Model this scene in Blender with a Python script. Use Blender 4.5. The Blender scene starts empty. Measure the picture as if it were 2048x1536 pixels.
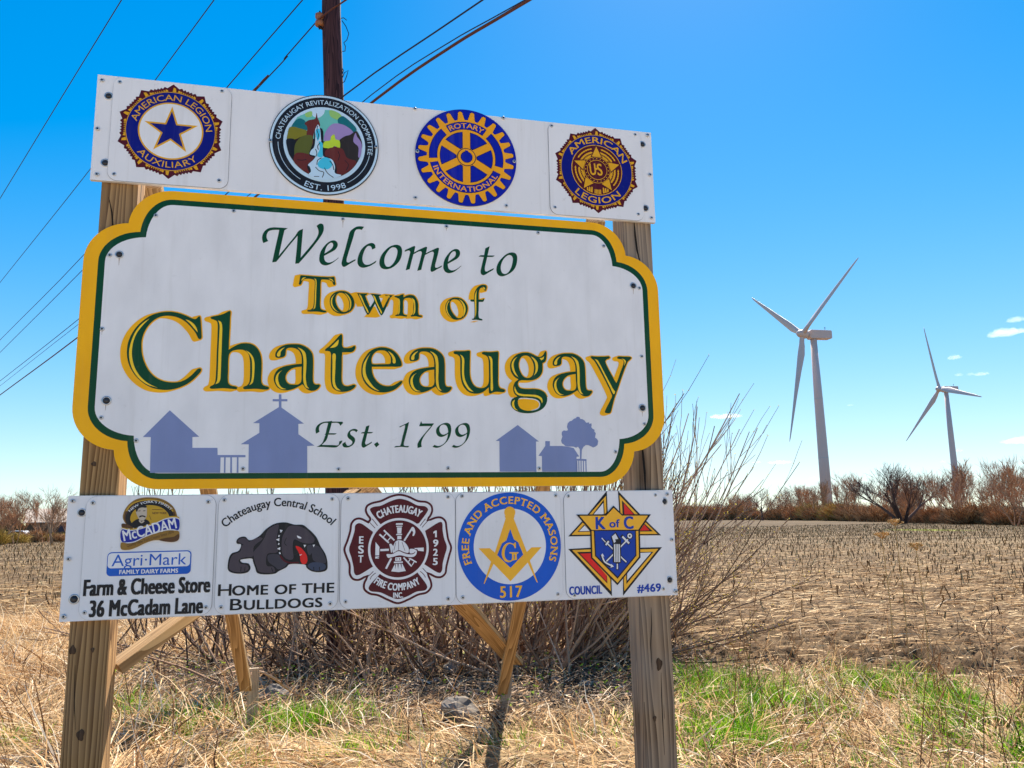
import bpy, math, random
import numpy as np
from mathutils import Vector, Matrix, noise as mnoise
from mathutils.geometry import tessellate_polygon

# ------------------------------------------------------------------ camera, sky, sun, exposure
scene = bpy.context.scene
col = scene.collection
R = math.radians
cd = bpy.data.cameras.new("camera"); cam = bpy.data.objects.new("camera", cd); col.objects.link(cam)
cam.matrix_world = Matrix(((0.97067276, -0.02283076, -0.23931808, -0.33782293), (-0.23970765, -0.16766390, -0.95625784, -3.31734712), (-0.01829291, 0.98557982, -0.16821949, 1.60000000), (0, 0, 0, 1)))
cd.sensor_fit = 'HORIZONTAL'; cd.sensor_width = 36.0; cd.lens = 36.0 * 1600 / 2048
cd.clip_start = 0.05; cd.clip_end = 12000
scene.camera = cam
SUN_EL, SUN_AZ = R(50), R(29)          # azimuth from +Y towards +X
w = bpy.data.worlds.new("World"); scene.world = w; w.use_nodes = True
nt = w.node_tree; nt.nodes.clear()
sky = nt.nodes.new('ShaderNodeTexSky'); sky.sky_type = 'NISHITA'; sky.sun_disc = False
sky.sun_elevation = SUN_EL; sky.sun_rotation = SUN_AZ; sky.altitude = 300; sky.air_density = 1.0; sky.dust_density = 0.12; sky.ozone_density = 3.0
hs = nt.nodes.new('ShaderNodeHueSaturation'); hs.inputs['Saturation'].default_value = 1.75; hs.inputs['Hue'].default_value = 0.508
bg = nt.nodes.new('ShaderNodeBackground'); bg.inputs['Strength'].default_value = 0.132
wo = nt.nodes.new('ShaderNodeOutputWorld')
# soft shoulder on the bright band near the horizon: c / (1 + c * k)
va = nt.nodes.new('ShaderNodeVectorMath'); va.operation = 'MULTIPLY_ADD'; va.inputs[1].default_value = (.15,) * 3; va.inputs[2].default_value = (1, 1, 1)
vd = nt.nodes.new('ShaderNodeVectorMath'); vd.operation = 'DIVIDE'
vt = nt.nodes.new('ShaderNodeVectorMath'); vt.operation = 'MULTIPLY'; vt.inputs[1].default_value = (.93, .985, 1.0)      # clear spring air
nt.links.new(sky.outputs[0], va.inputs[0]); nt.links.new(sky.outputs[0], vd.inputs[0]); nt.links.new(va.outputs[0], vd.inputs[1])
nt.links.new(vd.outputs[0], vt.inputs[0]); nt.links.new(vt.outputs[0], hs.inputs['Color']); nt.links.new(hs.outputs[0], bg.inputs['Color']); nt.links.new(bg.outputs[0], wo.inputs['Surface'])
sl = bpy.data.lights.new("sun", 'SUN'); sl.energy = 5.0; sl.angle = R(0.53); sl.color = (1.0, 0.91, 0.78)
so = bpy.data.objects.new("sun", sl); col.objects.link(so)
sd = Vector((math.sin(SUN_AZ) * math.cos(SUN_EL), math.cos(SUN_AZ) * math.cos(SUN_EL), math.sin(SUN_EL)))
so.rotation_euler = sd.to_track_quat('Z', 'Y').to_euler(); so.location = (5, 10, 30)
vs = scene.view_settings; scene.display_settings.display_device = 'sRGB'
vs.view_transform = 'Standard'; vs.look = 'None'; vs.gamma = 1.0; vs.use_curve_mapping = False; vs.exposure = 1.28
scene.cycles.max_bounces = 6; scene.cycles.diffuse_bounces = 3; scene.cycles.transparent_max_bounces = 8
scene.cycles.volume_bounces = 2

# ------------------------------------------------------------------ helpers
rng = np.random.default_rng(7); random.seed(7)
HB = 1.2667
CAM = np.array((-0.3378, -3.3173, 1.6000))

def lin(r, g, b):
    f = lambda c: (c / 12.92 if c <= .04045 else ((c + .055) / 1.055) ** 2.4)
    return (f(r / 255), f(g / 255), f(b / 255))

def tag(o, label=None, cat=None, group=None, kind=None):
    if label: o['label'] = label
    if cat: o['category'] = cat
    if group: o['group'] = group
    if kind: o['kind'] = kind
    return o

def empty(name, loc, parent=None):
    o = bpy.data.objects.new(name, None); o.location = loc; o.empty_display_size = .2
    col.objects.link(o)
    if parent: o.parent = parent
    return o

def mesh_obj(name, V, F, mats, parent=None, mi=None, smooth=False, loc=None):
    me = bpy.data.meshes.new(name)
    me.from_pydata([tuple(v) for v in V], [], [tuple(f) for f in F])
    for m in (mats if isinstance(mats, (list, tuple)) else [mats]): me.materials.append(m)
    if mi is not None: me.polygons.foreach_set('material_index', np.array(mi, np.int32))
    if smooth: me.polygons.foreach_set('use_smooth', np.ones(len(F), bool))
    me.update()
    o = bpy.data.objects.new(name, me); col.objects.link(o)
    if parent: o.parent = parent
    if loc is not None: o.location = loc
    return o

def fast_mesh(name, V, Q, mats, parent=None, mi=None, smooth=False, attr=None):
    """V (n,3), Q (m,k) numpy arrays"""
    me = bpy.data.meshes.new(name)
    V = np.asarray(V, np.float32); Q = np.asarray(Q, np.int32); k = Q.shape[1]
    me.vertices.add(len(V)); me.vertices.foreach_set('co', V.ravel())
    me.loops.add(Q.size); me.loops.foreach_set('vertex_index', Q.ravel())
    me.polygons.add(len(Q)); me.polygons.foreach_set('loop_start', np.arange(0, Q.size, k, dtype=np.int32))
    for m in (mats if isinstance(mats, (list, tuple)) else [mats]): me.materials.append(m)
    if mi is not None: me.polygons.foreach_set('material_index', np.asarray(mi, np.int32))
    if smooth: me.polygons.foreach_set('use_smooth', np.ones(len(Q), bool))
    if attr is not None:
        for an, av in attr.items():
            a = me.attributes.new(an, 'FLOAT', 'POINT'); a.data.foreach_set('value', np.asarray(av, np.float32))
    me.update(calc_edges=True)
    o = bpy.data.objects.new(name, me); col.objects.link(o)
    if parent: o.parent = parent
    return o

class MB:
    def __init__(s): s.V = []; s.F = []; s.M = []
    def add(s, V, F, m=0):
        b = len(s.V); s.V += [tuple(v) for v in V]; s.F += [tuple(i + b for i in f) for f in F]; s.M += [m] * len(F)
    def box(s, c, sx, sy, sz, rot=None, m=0):
        P = [Vector((x * sx / 2, y * sy / 2, z * sz / 2)) for x in (-1, 1) for y in (-1, 1) for z in (-1, 1)]
        if rot is not None: P = [rot @ p for p in P]
        s.add([p + Vector(c) for p in P], [(0, 1, 3, 2), (4, 6, 7, 5), (0, 4, 5, 1), (2, 3, 7, 6), (0, 2, 6, 4), (1, 5, 7, 3)], m)
    def tube(s, pts, rad, n=6, m=0, cap=True):
        pts = [Vector(p) for p in pts]
        if not hasattr(rad, '__len__'): rad = [rad] * len(pts)
        V = []; F = []; up = None
        for i, p in enumerate(pts):
            t = (pts[min(i + 1, len(pts) - 1)] - pts[max(i - 1, 0)]).normalized()
            if up is None: up = Vector((0, 0, 1)) if abs(t.z) < .9 else Vector((1, 0, 0))
            a = t.cross(up).normalized(); b = a.cross(t).normalized(); up = b
            for k in range(n):
                q = 2 * math.pi * k / n; V.append(p + (a * math.cos(q) + b * math.sin(q)) * rad[i])
        for i in range(len(pts) - 1):
            for k in range(n):
                F.append((i * n + k, i * n + (k + 1) % n, (i + 1) * n + (k + 1) % n, (i + 1) * n + k))
        if cap: F.append(tuple(range(n - 1, -1, -1))); F.append(tuple((len(pts) - 1) * n + k for k in range(n)))
        s.add(V, F, m)
    def build(s, name, mats, parent=None, smooth=False, loc=None):
        return mesh_obj(name, s.V, s.F, mats, parent, s.M, smooth, loc)

def bevel(o, w_, seg=2):
    md = o.modifiers.new('bevel', 'BEVEL'); md.width = w_; md.segments = seg; md.limit_method = 'ANGLE'; md.angle_limit = R(40)

# ------------------------------------------------------------------ materials
def new_mat(name):
    m = bpy.data.materials.new(name); m.use_nodes = True
    return m, m.node_tree, m.node_tree.nodes['Principled BSDF']

def node(nt, t, **kw):
    n = nt.nodes.new(t)
    for k, v in kw.items(): setattr(n, k, v)
    return n

def ramp(nt, fac, stops, interp='LINEAR'):
    r = node(nt, 'ShaderNodeValToRGB'); r.color_ramp.interpolation = interp
    while len(r.color_ramp.elements) < len(stops): r.color_ramp.elements.new(.5)
    for e, (p, c) in zip(r.color_ramp.elements, stops): e.position = p; e.color = (*c, 1)
    if fac is not None: nt.links.new(fac, r.inputs['Fac'])
    return r

def paint(name, c, rough=.42, var=.10, dirt=0.0, scale=9.0, spec=.25):
    """sign vinyl / paint: base colour broken up by faint weathering"""
    m, nt, b = new_mat(name)
    tc = node(nt, 'ShaderNodeTexCoord'); n1 = node(nt, 'ShaderNodeTexNoise'); n1.inputs['Scale'].default_value = scale; n1.inputs['Detail'].default_value = 6
    mp = node(nt, 'ShaderNodeMapping'); mp.inputs['Scale'].default_value = (1, 1, .45)
    nt.links.new(tc.outputs['Object'], mp.inputs['Vector']); nt.links.new(mp.outputs[0], n1.inputs['Vector'])
    lo = tuple(x * (1 - var) for x in c); hi = tuple(min(1, x * (1 + var * .5)) for x in c)
    r = ramp(nt, n1.outputs['Fac'], [(.3, lo), (.7, hi)])
    nt.links.new(r.outputs[0], b.inputs['Base Color'])
    n2 = node(nt, 'ShaderNodeTexNoise'); n2.inputs['Scale'].default_value = 60; n2.inputs['Detail'].default_value = 4
    nt.links.new(tc.outputs['Object'], n2.inputs['Vector'])
    r2 = ramp(nt, n2.outputs['Fac'], [(.3, (rough - .08,) * 3), (.7, (rough + .1,) * 3)]); nt.links.new(r2.outputs[0], b.inputs['Roughness'])
    if dirt:
        n3 = node(nt, 'ShaderNodeTexNoise'); n3.inputs['Scale'].default_value = 26; n3.inputs['Detail'].default_value = 8; n3.inputs['Roughness'].default_value = .7
        nt.links.new(tc.outputs['Object'], n3.inputs['Vector'])
        r3 = ramp(nt, n3.outputs['Fac'], [(.62, (0, 0, 0)), (.80, (dirt, dirt, dirt))])
        mx = node(nt, 'ShaderNodeMixRGB'); mx.inputs['Color2'].default_value = (.30, .27, .23, 1)
        nt.links.new(r3.outputs[0], mx.inputs['Fac']); nt.links.new(r.outputs[0], mx.inputs['Color1']); nt.links.new(mx.outputs[0], b.inputs['Base Color'])
        # rain streaks
        ms = node(nt, 'ShaderNodeMapping'); ms.inputs['Scale'].default_value = (24, 24, 1.1); nt.links.new(tc.outputs['Object'], ms.inputs['Vector'])
        n4 = node(nt, 'ShaderNodeTexNoise'); n4.inputs['Scale'].default_value = 1; n4.inputs['Detail'].default_value = 5; n4.inputs['Roughness'].default_value = .65; nt.links.new(ms.outputs[0], n4.inputs['Vector'])
        r4 = ramp(nt, n4.outputs['Fac'], [(.54, (0, 0, 0)), (.78, (dirt * .55,) * 3)])
        m4 = node(nt, 'ShaderNodeMixRGB'); m4.inputs['Color2'].default_value = (.42, .37, .31, 1)
        nt.links.new(r4.outputs[0], m4.inputs['Fac']); nt.links.new(mx.outputs[0], m4.inputs['Color1']); nt.links.new(m4.outputs[0], b.inputs['Base Color'])
    b.inputs['Specular IOR Level'].default_value = spec
    return m

def wood(name, dark, light, axis='Z', knots=True, grey=.0, scale=1.0, seed=0.0):
    m, nt, b = new_mat(name)
    tc = node(nt, 'ShaderNodeTexCoord'); mp = node(nt, 'ShaderNodeMapping')
    sc = {'Z': (1, 1, .07), 'X': (.07, 1, 1), 'Y': (1, .07, 1)}[axis]
    mp.inputs['Scale'].default_value = tuple(x * scale for x in sc); mp.inputs['Location'].default_value = (seed, seed * .7, seed * .3)
    nt.links.new(tc.outputs['Object'], mp.inputs['Vector'])
    nA = node(nt, 'ShaderNodeTexNoise'); nA.inputs['Scale'].default_value = 7; nA.inputs['Detail'].default_value = 2; nt.links.new(mp.outputs[0], nA.inputs['Vector'])
    # rings: distance warped by noise
    ad = node(nt, 'ShaderNodeVectorMath', operation='MULTIPLY_ADD'); ad.inputs[1].default_value = (.22, .22, .22)
    nt.links.new(nA.outputs['Color'], ad.inputs[0]); nt.links.new(mp.outputs[0], ad.inputs[2])
    wv = node(nt, 'ShaderNodeTexWave', wave_type='RINGS', rings_direction=axis, wave_profile='SAW'); wv.inputs['Scale'].default_value = 16; wv.inputs['Distortion'].default_value = 1.6; wv.inputs['Detail'].default_value = 3
    nt.links.new(ad.outputs[0], wv.inputs['Vector'])
    nB = node(nt, 'ShaderNodeTexNoise'); nB.inputs['Scale'].default_value = 60; nB.inputs['Detail'].default_value = 5
    mp2 = node(nt, 'ShaderNodeMapping'); mp2.inputs['Scale'].default_value = tuple(x * (.35 if x < .5 else 1) for x in sc); nt.links.new(tc.outputs['Object'], mp2.inputs['Vector']); nt.links.new(mp2.outputs[0], nB.inputs['Vector'])
    mxf = node(nt, 'ShaderNodeMath', operation='MULTIPLY_ADD'); mxf.inputs[1].default_value = .55; nt.links.new(wv.outputs['Fac'], mxf.inputs[0])
    mB = node(nt, 'ShaderNodeMath', operation='MULTIPLY'); mB.inputs[1].default_value = .5; nt.links.new(nB.outputs['Fac'], mB.inputs[0]); nt.links.new(mB.outputs[0], mxf.inputs[2])
    r = ramp(nt, mxf.outputs[0], [(.25, light), (.55, tuple((a + c) / 2 for a, c in zip(dark, light))), (.85, dark)])
    out = r.outputs[0]
    # long drying cracks
    nC = node(nt, 'ShaderNodeTexNoise'); nC.inputs['Scale'].default_value = 22; nC.inputs['Detail'].default_value = 2
    mp3 = node(nt, 'ShaderNodeMapping'); mp3.inputs['Scale'].default_value = tuple(x * (.25 if x < .5 else 1) for x in sc); mp3.inputs['Location'].default_value = (seed, 3 + seed, 0)
    nt.links.new(tc.outputs['Object'], mp3.inputs['Vector']); nt.links.new(mp3.outputs[0], nC.inputs['Vector'])
    rc = ramp(nt, nC.outputs['Fac'], [(.29, (1, 1, 1)), (.33, (0, 0, 0))])
    mxc = node(nt, 'ShaderNodeMixRGB'); mxc.inputs['Color2'].default_value = (*[x * .25 for x in dark], 1); nt.links.new(rc.outputs[0], mxc.inputs['Fac']); nt.links.new(out, mxc.inputs['Color1']); out = mxc.outputs[0]
    if grey:
        nD = node(nt, 'ShaderNodeTexNoise'); nD.inputs['Scale'].default_value = 3.5; nt.links.new(tc.outputs['Object'], nD.inputs['Vector'])
        rd = ramp(nt, nD.outputs['Fac'], [(.35, (0, 0, 0)), (.65, (grey,) * 3)])
        mg = node(nt, 'ShaderNodeMixRGB'); mg.inputs['Color2'].default_value = (.27, .245, .22, 1); nt.links.new(rd.outputs[0], mg.inputs['Fac']); nt.links.new(out, mg.inputs['Color1']); out = mg.outputs[0]
    nt.links.new(out, b.inputs['Base Color']); b.inputs['Roughness'].default_value = .8; b.inputs['Specular IOR Level'].default_value = .2
    bp = node(nt, 'ShaderNodeBump'); bp.inputs['Strength'].default_value = .35; bp.inputs['Distance'].default_value = .004
    nt.links.new(mxf.outputs[0], bp.inputs['Height']); nt.links.new(bp.outputs[0], b.inputs['Normal'])
    return m

def varied(name, stops, rough=.8, translucent=0.0, scale=None, spec=.15):
    """colour picked per blade / stem / twig (random per mesh island), plus a little noise"""
    m, nt, b = new_mat(name)
    g = node(nt, 'ShaderNodeNewGeometry')
    r = ramp(nt, g.outputs['Random Per Island'], stops)
    nt.links.new(r.outputs[0], b.inputs['Base Color']); b.inputs['Roughness'].default_value = rough; b.inputs['Specular IOR Level'].default_value = spec
    if translucent:
        out = [n for n in nt.nodes if n.type == 'OUTPUT_MATERIAL'][0]
        t = node(nt, 'ShaderNodeBsdfTranslucent'); mx = node(nt, 'ShaderNodeMixShader'); mx.inputs[0].default_value = translucent
        nt.links.new(r.outputs[0], t.inputs[0]); nt.links.new(b.outputs[0], mx.inputs[1]); nt.links.new(t.outputs[0], mx.inputs[2]); nt.links.new(mx.outputs[0], out.inputs['Surface'])
    return m

PAL = {'white': (.82, .79, .79), 'gold': lin(232, 168, 22), 'navy': lin(12, 14, 120), 'black': (.012, .011, .014), 'maroon': lin(84, 10, 24), 'ice': lin(196, 222, 240),
 'wbrown': lin(48, 30, 24), 'wteal': lin(108, 190, 178), 'wsage': lin(150, 196, 110), 'wdteal': lin(26, 108, 116), 'wolive': lin(128, 122, 30), 'wred': lin(104, 42, 34), 'wgreen': lin(92, 96, 34),
 'wlilac': lin(158, 134, 186), 'wdark': lin(52, 42, 36), 'wlime': lin(190, 216, 50), 'wcyan': lin(70, 196, 226), 'rblue': lin(10, 24, 160), 'rgold': lin(248, 168, 20), 'rline': lin(14, 14, 60),
 'lgold': lin(196, 152, 40), 'lgold2': lin(150, 112, 48), 'lbrown': lin(92, 60, 34), 'lskin': lin(196, 180, 160), 'lblue': lin(26, 42, 150), 'lblue2': lin(20, 92, 190),
 'dgrey': lin(74, 64, 72), 'dgrey2': lin(64, 60, 70), 'dblue': lin(62, 70, 92), 'red': lin(232, 34, 30), 'mblue': lin(10, 88, 196), 'mgold': lin(255, 184, 50), 'kblue': lin(14, 62, 164),
 'green': lin(1, 66, 34), 'yellow': lin(255, 180, 0), 'hilite': lin(255, 206, 40), 'slate': lin(126, 138, 180), 'streak': (.46, .36, .30)}
PM = {}
def pm(k):
    if k not in PM: PM[k] = paint('print_' + k, PAL[k], var=.09, dirt=.35 if k == 'white' else .12)
    return PM[k]
board_white = paint('white_panel_paint', PAL['white'], rough=.4, var=.05, dirt=.45, scale=5)
edge_paint = paint('board_edge_paint', (.62, .58, .55), rough=.6, var=.15)
metal = paint('zinc_screw', (.55, .55, .56), rough=.35, var=.2); metal.node_tree.nodes['Principled BSDF'].inputs['Metallic'].default_value = .8
dark_metal = paint('dark_bolt', (.05, .05, .055), rough=.35, var=.3); dark_metal.node_tree.nodes['Principled BSDF'].inputs['Metallic'].default_value = .7
rust = paint('rust_stain', (.16, .09, .05), rough=.8)

# ------------------------------------------------------------------ flat printed shapes on a sign face (x across, z up, mm -> m)
def parse(s):
    sharp = s.startswith('!'); s = s[1:] if sharp else s
    P = []; S = []
    for t in s.split():
        c = t.endswith('c'); t = t[:-1] if c else t
        a, b_ = t.split(','); P.append((int(a) * 1e-4, int(b_) * 1e-4)); S.append(c or sharp)
    return P, S

def smooth(P, S, closed=True, sub=5):
    n = len(P); out = []
    rngs = range(n if closed else n - 1)
    for i in rngs:
        p1, p2 = P[i], P[(i + 1) % n]
        if S[i] and S[(i + 1) % n]: out.append(p1); continue
        p0 = P[i - 1] if (closed or i > 0) else p1
        p3 = P[(i + 2) % n] if (closed or i + 2 < n) else p2
        if S[i]: p0 = (p1[0] * 1 - (p2[0] - p1[0]) * .0, p1[1])
        if S[(i + 1) % n]: p3 = p2
        d01 = math.dist(p0, p1) ** .5 or 1e-6; d12 = math.dist(p1, p2) ** .5 or 1e-6; d23 = math.dist(p2, p3) ** .5 or 1e-6
        for k in range(sub):
            t = k / sub
            m1 = []; m2 = []
            for a in (0, 1):
                e01 = (p1[a] - p0[a]) / d01 if d01 > 1e-5 else 0; e02 = (p2[a] - p0[a]) / (d01 + d12); e12 = (p2[a] - p1[a]) / d12
                e13 = (p3[a] - p1[a]) / (d12 + d23); e23 = (p3[a] - p2[a]) / d23 if d23 > 1e-5 else 0
                if S[i]: m1.append(p2[a] - p1[a])
                else: m1.append(d12 * (e01 - e02 + e12))
                if S[(i + 1) % n]: m2.append(p2[a] - p1[a])
                else: m2.append(d12 * (e12 - e13 + e23))
            h = (2 * t ** 3 - 3 * t ** 2 + 1, t ** 3 - 2 * t ** 2 + t, -2 * t ** 3 + 3 * t ** 2, t ** 3 - t ** 2)
            out.append(tuple(h[0] * p1[a] + h[1] * m1[a] + h[2] * p2[a] + h[3] * m2[a] for a in (0, 1)))
    if not closed: out.append(P[-1])
    return out

def offset_poly(P, d):
    n = len(P); A = sum(P[i][0] * P[(i + 1) % n][1] - P[(i + 1) % n][0] * P[i][1] for i in range(n)); sg = 1 if A > 0 else -1
    out = []
    for i in range(n):
        a, b_, c = P[i - 1], P[i], P[(i + 1) % n]
        e1 = (b_[0] - a[0], b_[1] - a[1]); e2 = (c[0] - b_[0], c[1] - b_[1]); l1 = math.hypot(*e1) or 1e-9; l2 = math.hypot(*e2) or 1e-9
        n1 = (e1[1] / l1, -e1[0] / l1); n2 = (e2[1] / l2, -e2[0] / l2)
        mx, mz = n1[0] + n2[0], n1[1] + n2[1]; k = max(.35, (mx * mx + mz * mz) / 2)
        out.append((b_[0] + sg * d * mx / k, b_[1] + sg * d * mz / k))
    return out

class Print:
    """collects coloured flat shapes lying on the plane y = y0, each level .4 mm proud of the one below"""
    STEP = .0004
    def __init__(s, y0=0.0): s.V = []; s.F = []; s.M = []; s.mats = []; s.y0 = y0; s.jit = 0
    def mi(s, k):
        if k not in s.mats: s.mats.append(k)
        return s.mats.index(k)
    def tri(s, k, lvl, V2, F):
        b = len(s.V); s.jit = (s.jit + 1) % 12; y = s.y0 - lvl * s.STEP - s.jit * .00002
        s.V += [(x, y, z) for x, z in V2]
        for f in F:
            f = [i + b for i in f]
            a, c, d = (s.V[i] for i in f[:3])
            if (c[0] - a[0]) * (d[2] - a[2]) - (c[2] - a[2]) * (d[0] - a[0]) < 0: f = f[::-1]
            s.F.append(tuple(f)); s.M.append(s.mi(k))
    def poly(s, k, lvl, cs):
        s.tri(k, lvl, [p for c in cs for p in c], tessellate_polygon([[Vector((x, z, 0)) for x, z in c] for c in cs]))
    def trace(s, k, lvl, cs): s.poly(k, lvl, [smooth(*parse(c)) for c in cs])
    def stroke(s, k, lvl, P, wd, ends=False):
        n = len(P); L = []; Rr = []
        for i in range(n):
            a = P[max(i - 1, 0)]; b_ = P[min(i + 1, n - 1)]; dx, dz = b_[0] - a[0], b_[1] - a[1]; l = math.hypot(dx, dz) or 1
            nx, nz = -dz / l * wd / 2, dx / l * wd / 2
            L.append((P[i][0] + nx, P[i][1] + nz)); Rr.append((P[i][0] - nx, P[i][1] - nz))
        s.tri(k, lvl, L + Rr, [(i, i + 1, n + i + 1, n + i) for i in range(n - 1)])
    def ring(s, k, lvl, c, r, ri=0, a0=0, a1=360, n=96):
        full = abs(a1 - a0) >= 359.9
        if a1 < a0: a1 += 360
        A = [R(a0 + (a1 - a0) * i / n) for i in range(n + (0 if full else 1))]; m = len(A)
        O = [(c[0] + r * math.cos(a), c[1] + r * math.sin(a)) for a in A]
        if ri <= 0 and full: s.tri(k, lvl, O, [tuple(range(m))]); return
        I = [(c[0] + ri * math.cos(a), c[1] + ri * math.sin(a)) for a in A]
        s.tri(k, lvl, O + I, [(i, (i + 1) % m, m + (i + 1) % m, m + i) for i in range(m if full else m - 1)])
    def glyphs(s, k, lvl, items):
        for V2, F in items: s.tri(k, lvl, V2, F)
    def text(s, k, lvl, txt, L, Rp, cap, bold=0):
        L = Vector(L); d = Vector(Rp) - L; ln = d.length; d.normalize(); up = Vector((-d.y, d.x))
        G = [glyph(ch, bold) for ch in txt]
        tot = sum(g[2] for g in G); x0 = G[0][3]; x1 = tot - (G[-1][2] - G[-1][4])
        kx = ln / (x1 - x0); ky = cap / CAPH; x = -x0
        for g in G:
            for V2, F2, bx, bz in pieces(g, bold): s.tri(k, lvl, [tuple(L + d * ((vx + bx * min(2.4, ky / kx) + x) * kx) + up * ((vz + bz) * ky)) for vx, vz in V2], F2)
            x += g[2]
    def arc(s, k, lvl, txt, c, r, a0, a1, cap, bold=0):
        """a0 -> a1 degrees along the baseline; a0 > a1 reads clockwise (letters point outward)"""
        G = [glyph(ch, bold) for ch in txt]; sg = -1 if a1 < a0 else 1
        tot = sum(g[2] for g in G); x0 = G[0][3]; x1 = tot - (G[-1][2] - G[-1][4]); span = R(abs(a1 - a0)); ky = cap / CAPH
        rm = r + (cap * .5 if sg < 0 else -cap * .5)
        kx = span / (x1 - x0); x = -x0
        for g in G:
            mid = (g[3] + g[4]) / 2; a = R(a0) + sg * (x + mid) * kx
            t = Vector((-math.sin(a), math.cos(a))) * sg; u = Vector((-t.y, t.x)); o = Vector(c) + Vector((math.cos(a), math.sin(a))) * r
            for V2, F2, bx, bz in pieces(g, bold): s.tri(k, lvl, [tuple(o + t * ((vx + bx * min(2.4, ky / (kx * rm)) - mid) * kx * rm) + u * ((vz + bz) * ky)) for vx, vz in V2], F2)
            x += g[2]
    def build(s, name, parent):
        return mesh_obj(name, s.V, s.F, [pm(k) for k in s.mats], parent, s.M)

_gc = {}
def pieces(g, bold):
    if not g[0]: return []
    e = (0, .016, .034, .022)[bold]
    out = [(g[0], g[1], bx, bz) for bx, bz in (((0, 0),) if not e else ((-e, -e * .5), (e, -e * .5), (-e, e * .5), (e, e * .5), (0, 0)))]
    if g[5]: out.append((g[5], g[6], 0, 0))
    return out
def _text_geo(body, bold):
    cu = bpy.data.curves.new('glyph', 'FONT'); cu.body = body; cu.size = 1; cu.resolution_u = 4
    o = bpy.data.objects.new('glyph', cu); col.objects.link(o)
    dg = bpy.context.evaluated_depsgraph_get(); me = o.evaluated_get(dg).to_mesh()
    V = [(v.co.x, v.co.y) for v in me.vertices]; F = [tuple(p.vertices) for p in me.polygons]
    o.evaluated_get(dg).to_mesh_clear(); bpy.data.objects.remove(o); bpy.data.curves.remove(cu)
    return V, F
_g0 = _text_geo('H', 0)[0]; CAPH = max(v[1] for v in _g0); _hw = max(v[0] for v in _text_geo('HH', 0)[0])
def glyph(ch, bold):
    """-> verts, faces, advance, left edge, right edge"""
    key = (ch, bold)
    if key not in _gc:
        adv = max(v[0] for v in _text_geo('H' + ch + 'H', 0)[0]) - _hw
        if ch == ' ': _gc[key] = ([], [], adv, 0, adv, [], [])
        else:
            V, F = _text_geo(ch, 0)
            V2, F2 = serif(ch, V) if bold == 3 else ([], [])
            adv += (0, .012, .03, .07)[bold]
            _gc[key] = (V, F, adv, min(v[0] for v in V + V2), max(v[0] for v in V + V2), V2, F2)
    return _gc[key]
def serif(ch, V):
    """slab serifs on the stem ends of an upright capital"""
    W = []; F = []; h = CAPH; t = .075 * h
    if ch in 'CGOSJUQ517': return W, F
    for zc, lo in ((0, True), (h, False)):
        runs = []
        for x in sorted(v[0] for v in V if abs(v[1] - zc) < .03):
            if runs and x - runs[-1][1] < .2 and x - runs[-1][0] < .3: runs[-1][1] = x
            else: runs.append([x, x])
        for a, b_ in runs:
            if b_ - a < .03 or b_ - a > .3: continue
            n = len(W); z0, z1 = (zc - .012, zc + t) if lo else (zc - t, zc + .012)
            W += [(a - .08, z0), (b_ + .08, z0), (b_ + .08, z1), (a - .08, z1)]; F.append((n, n + 1, n + 2, n + 3))
    return W, F

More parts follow.
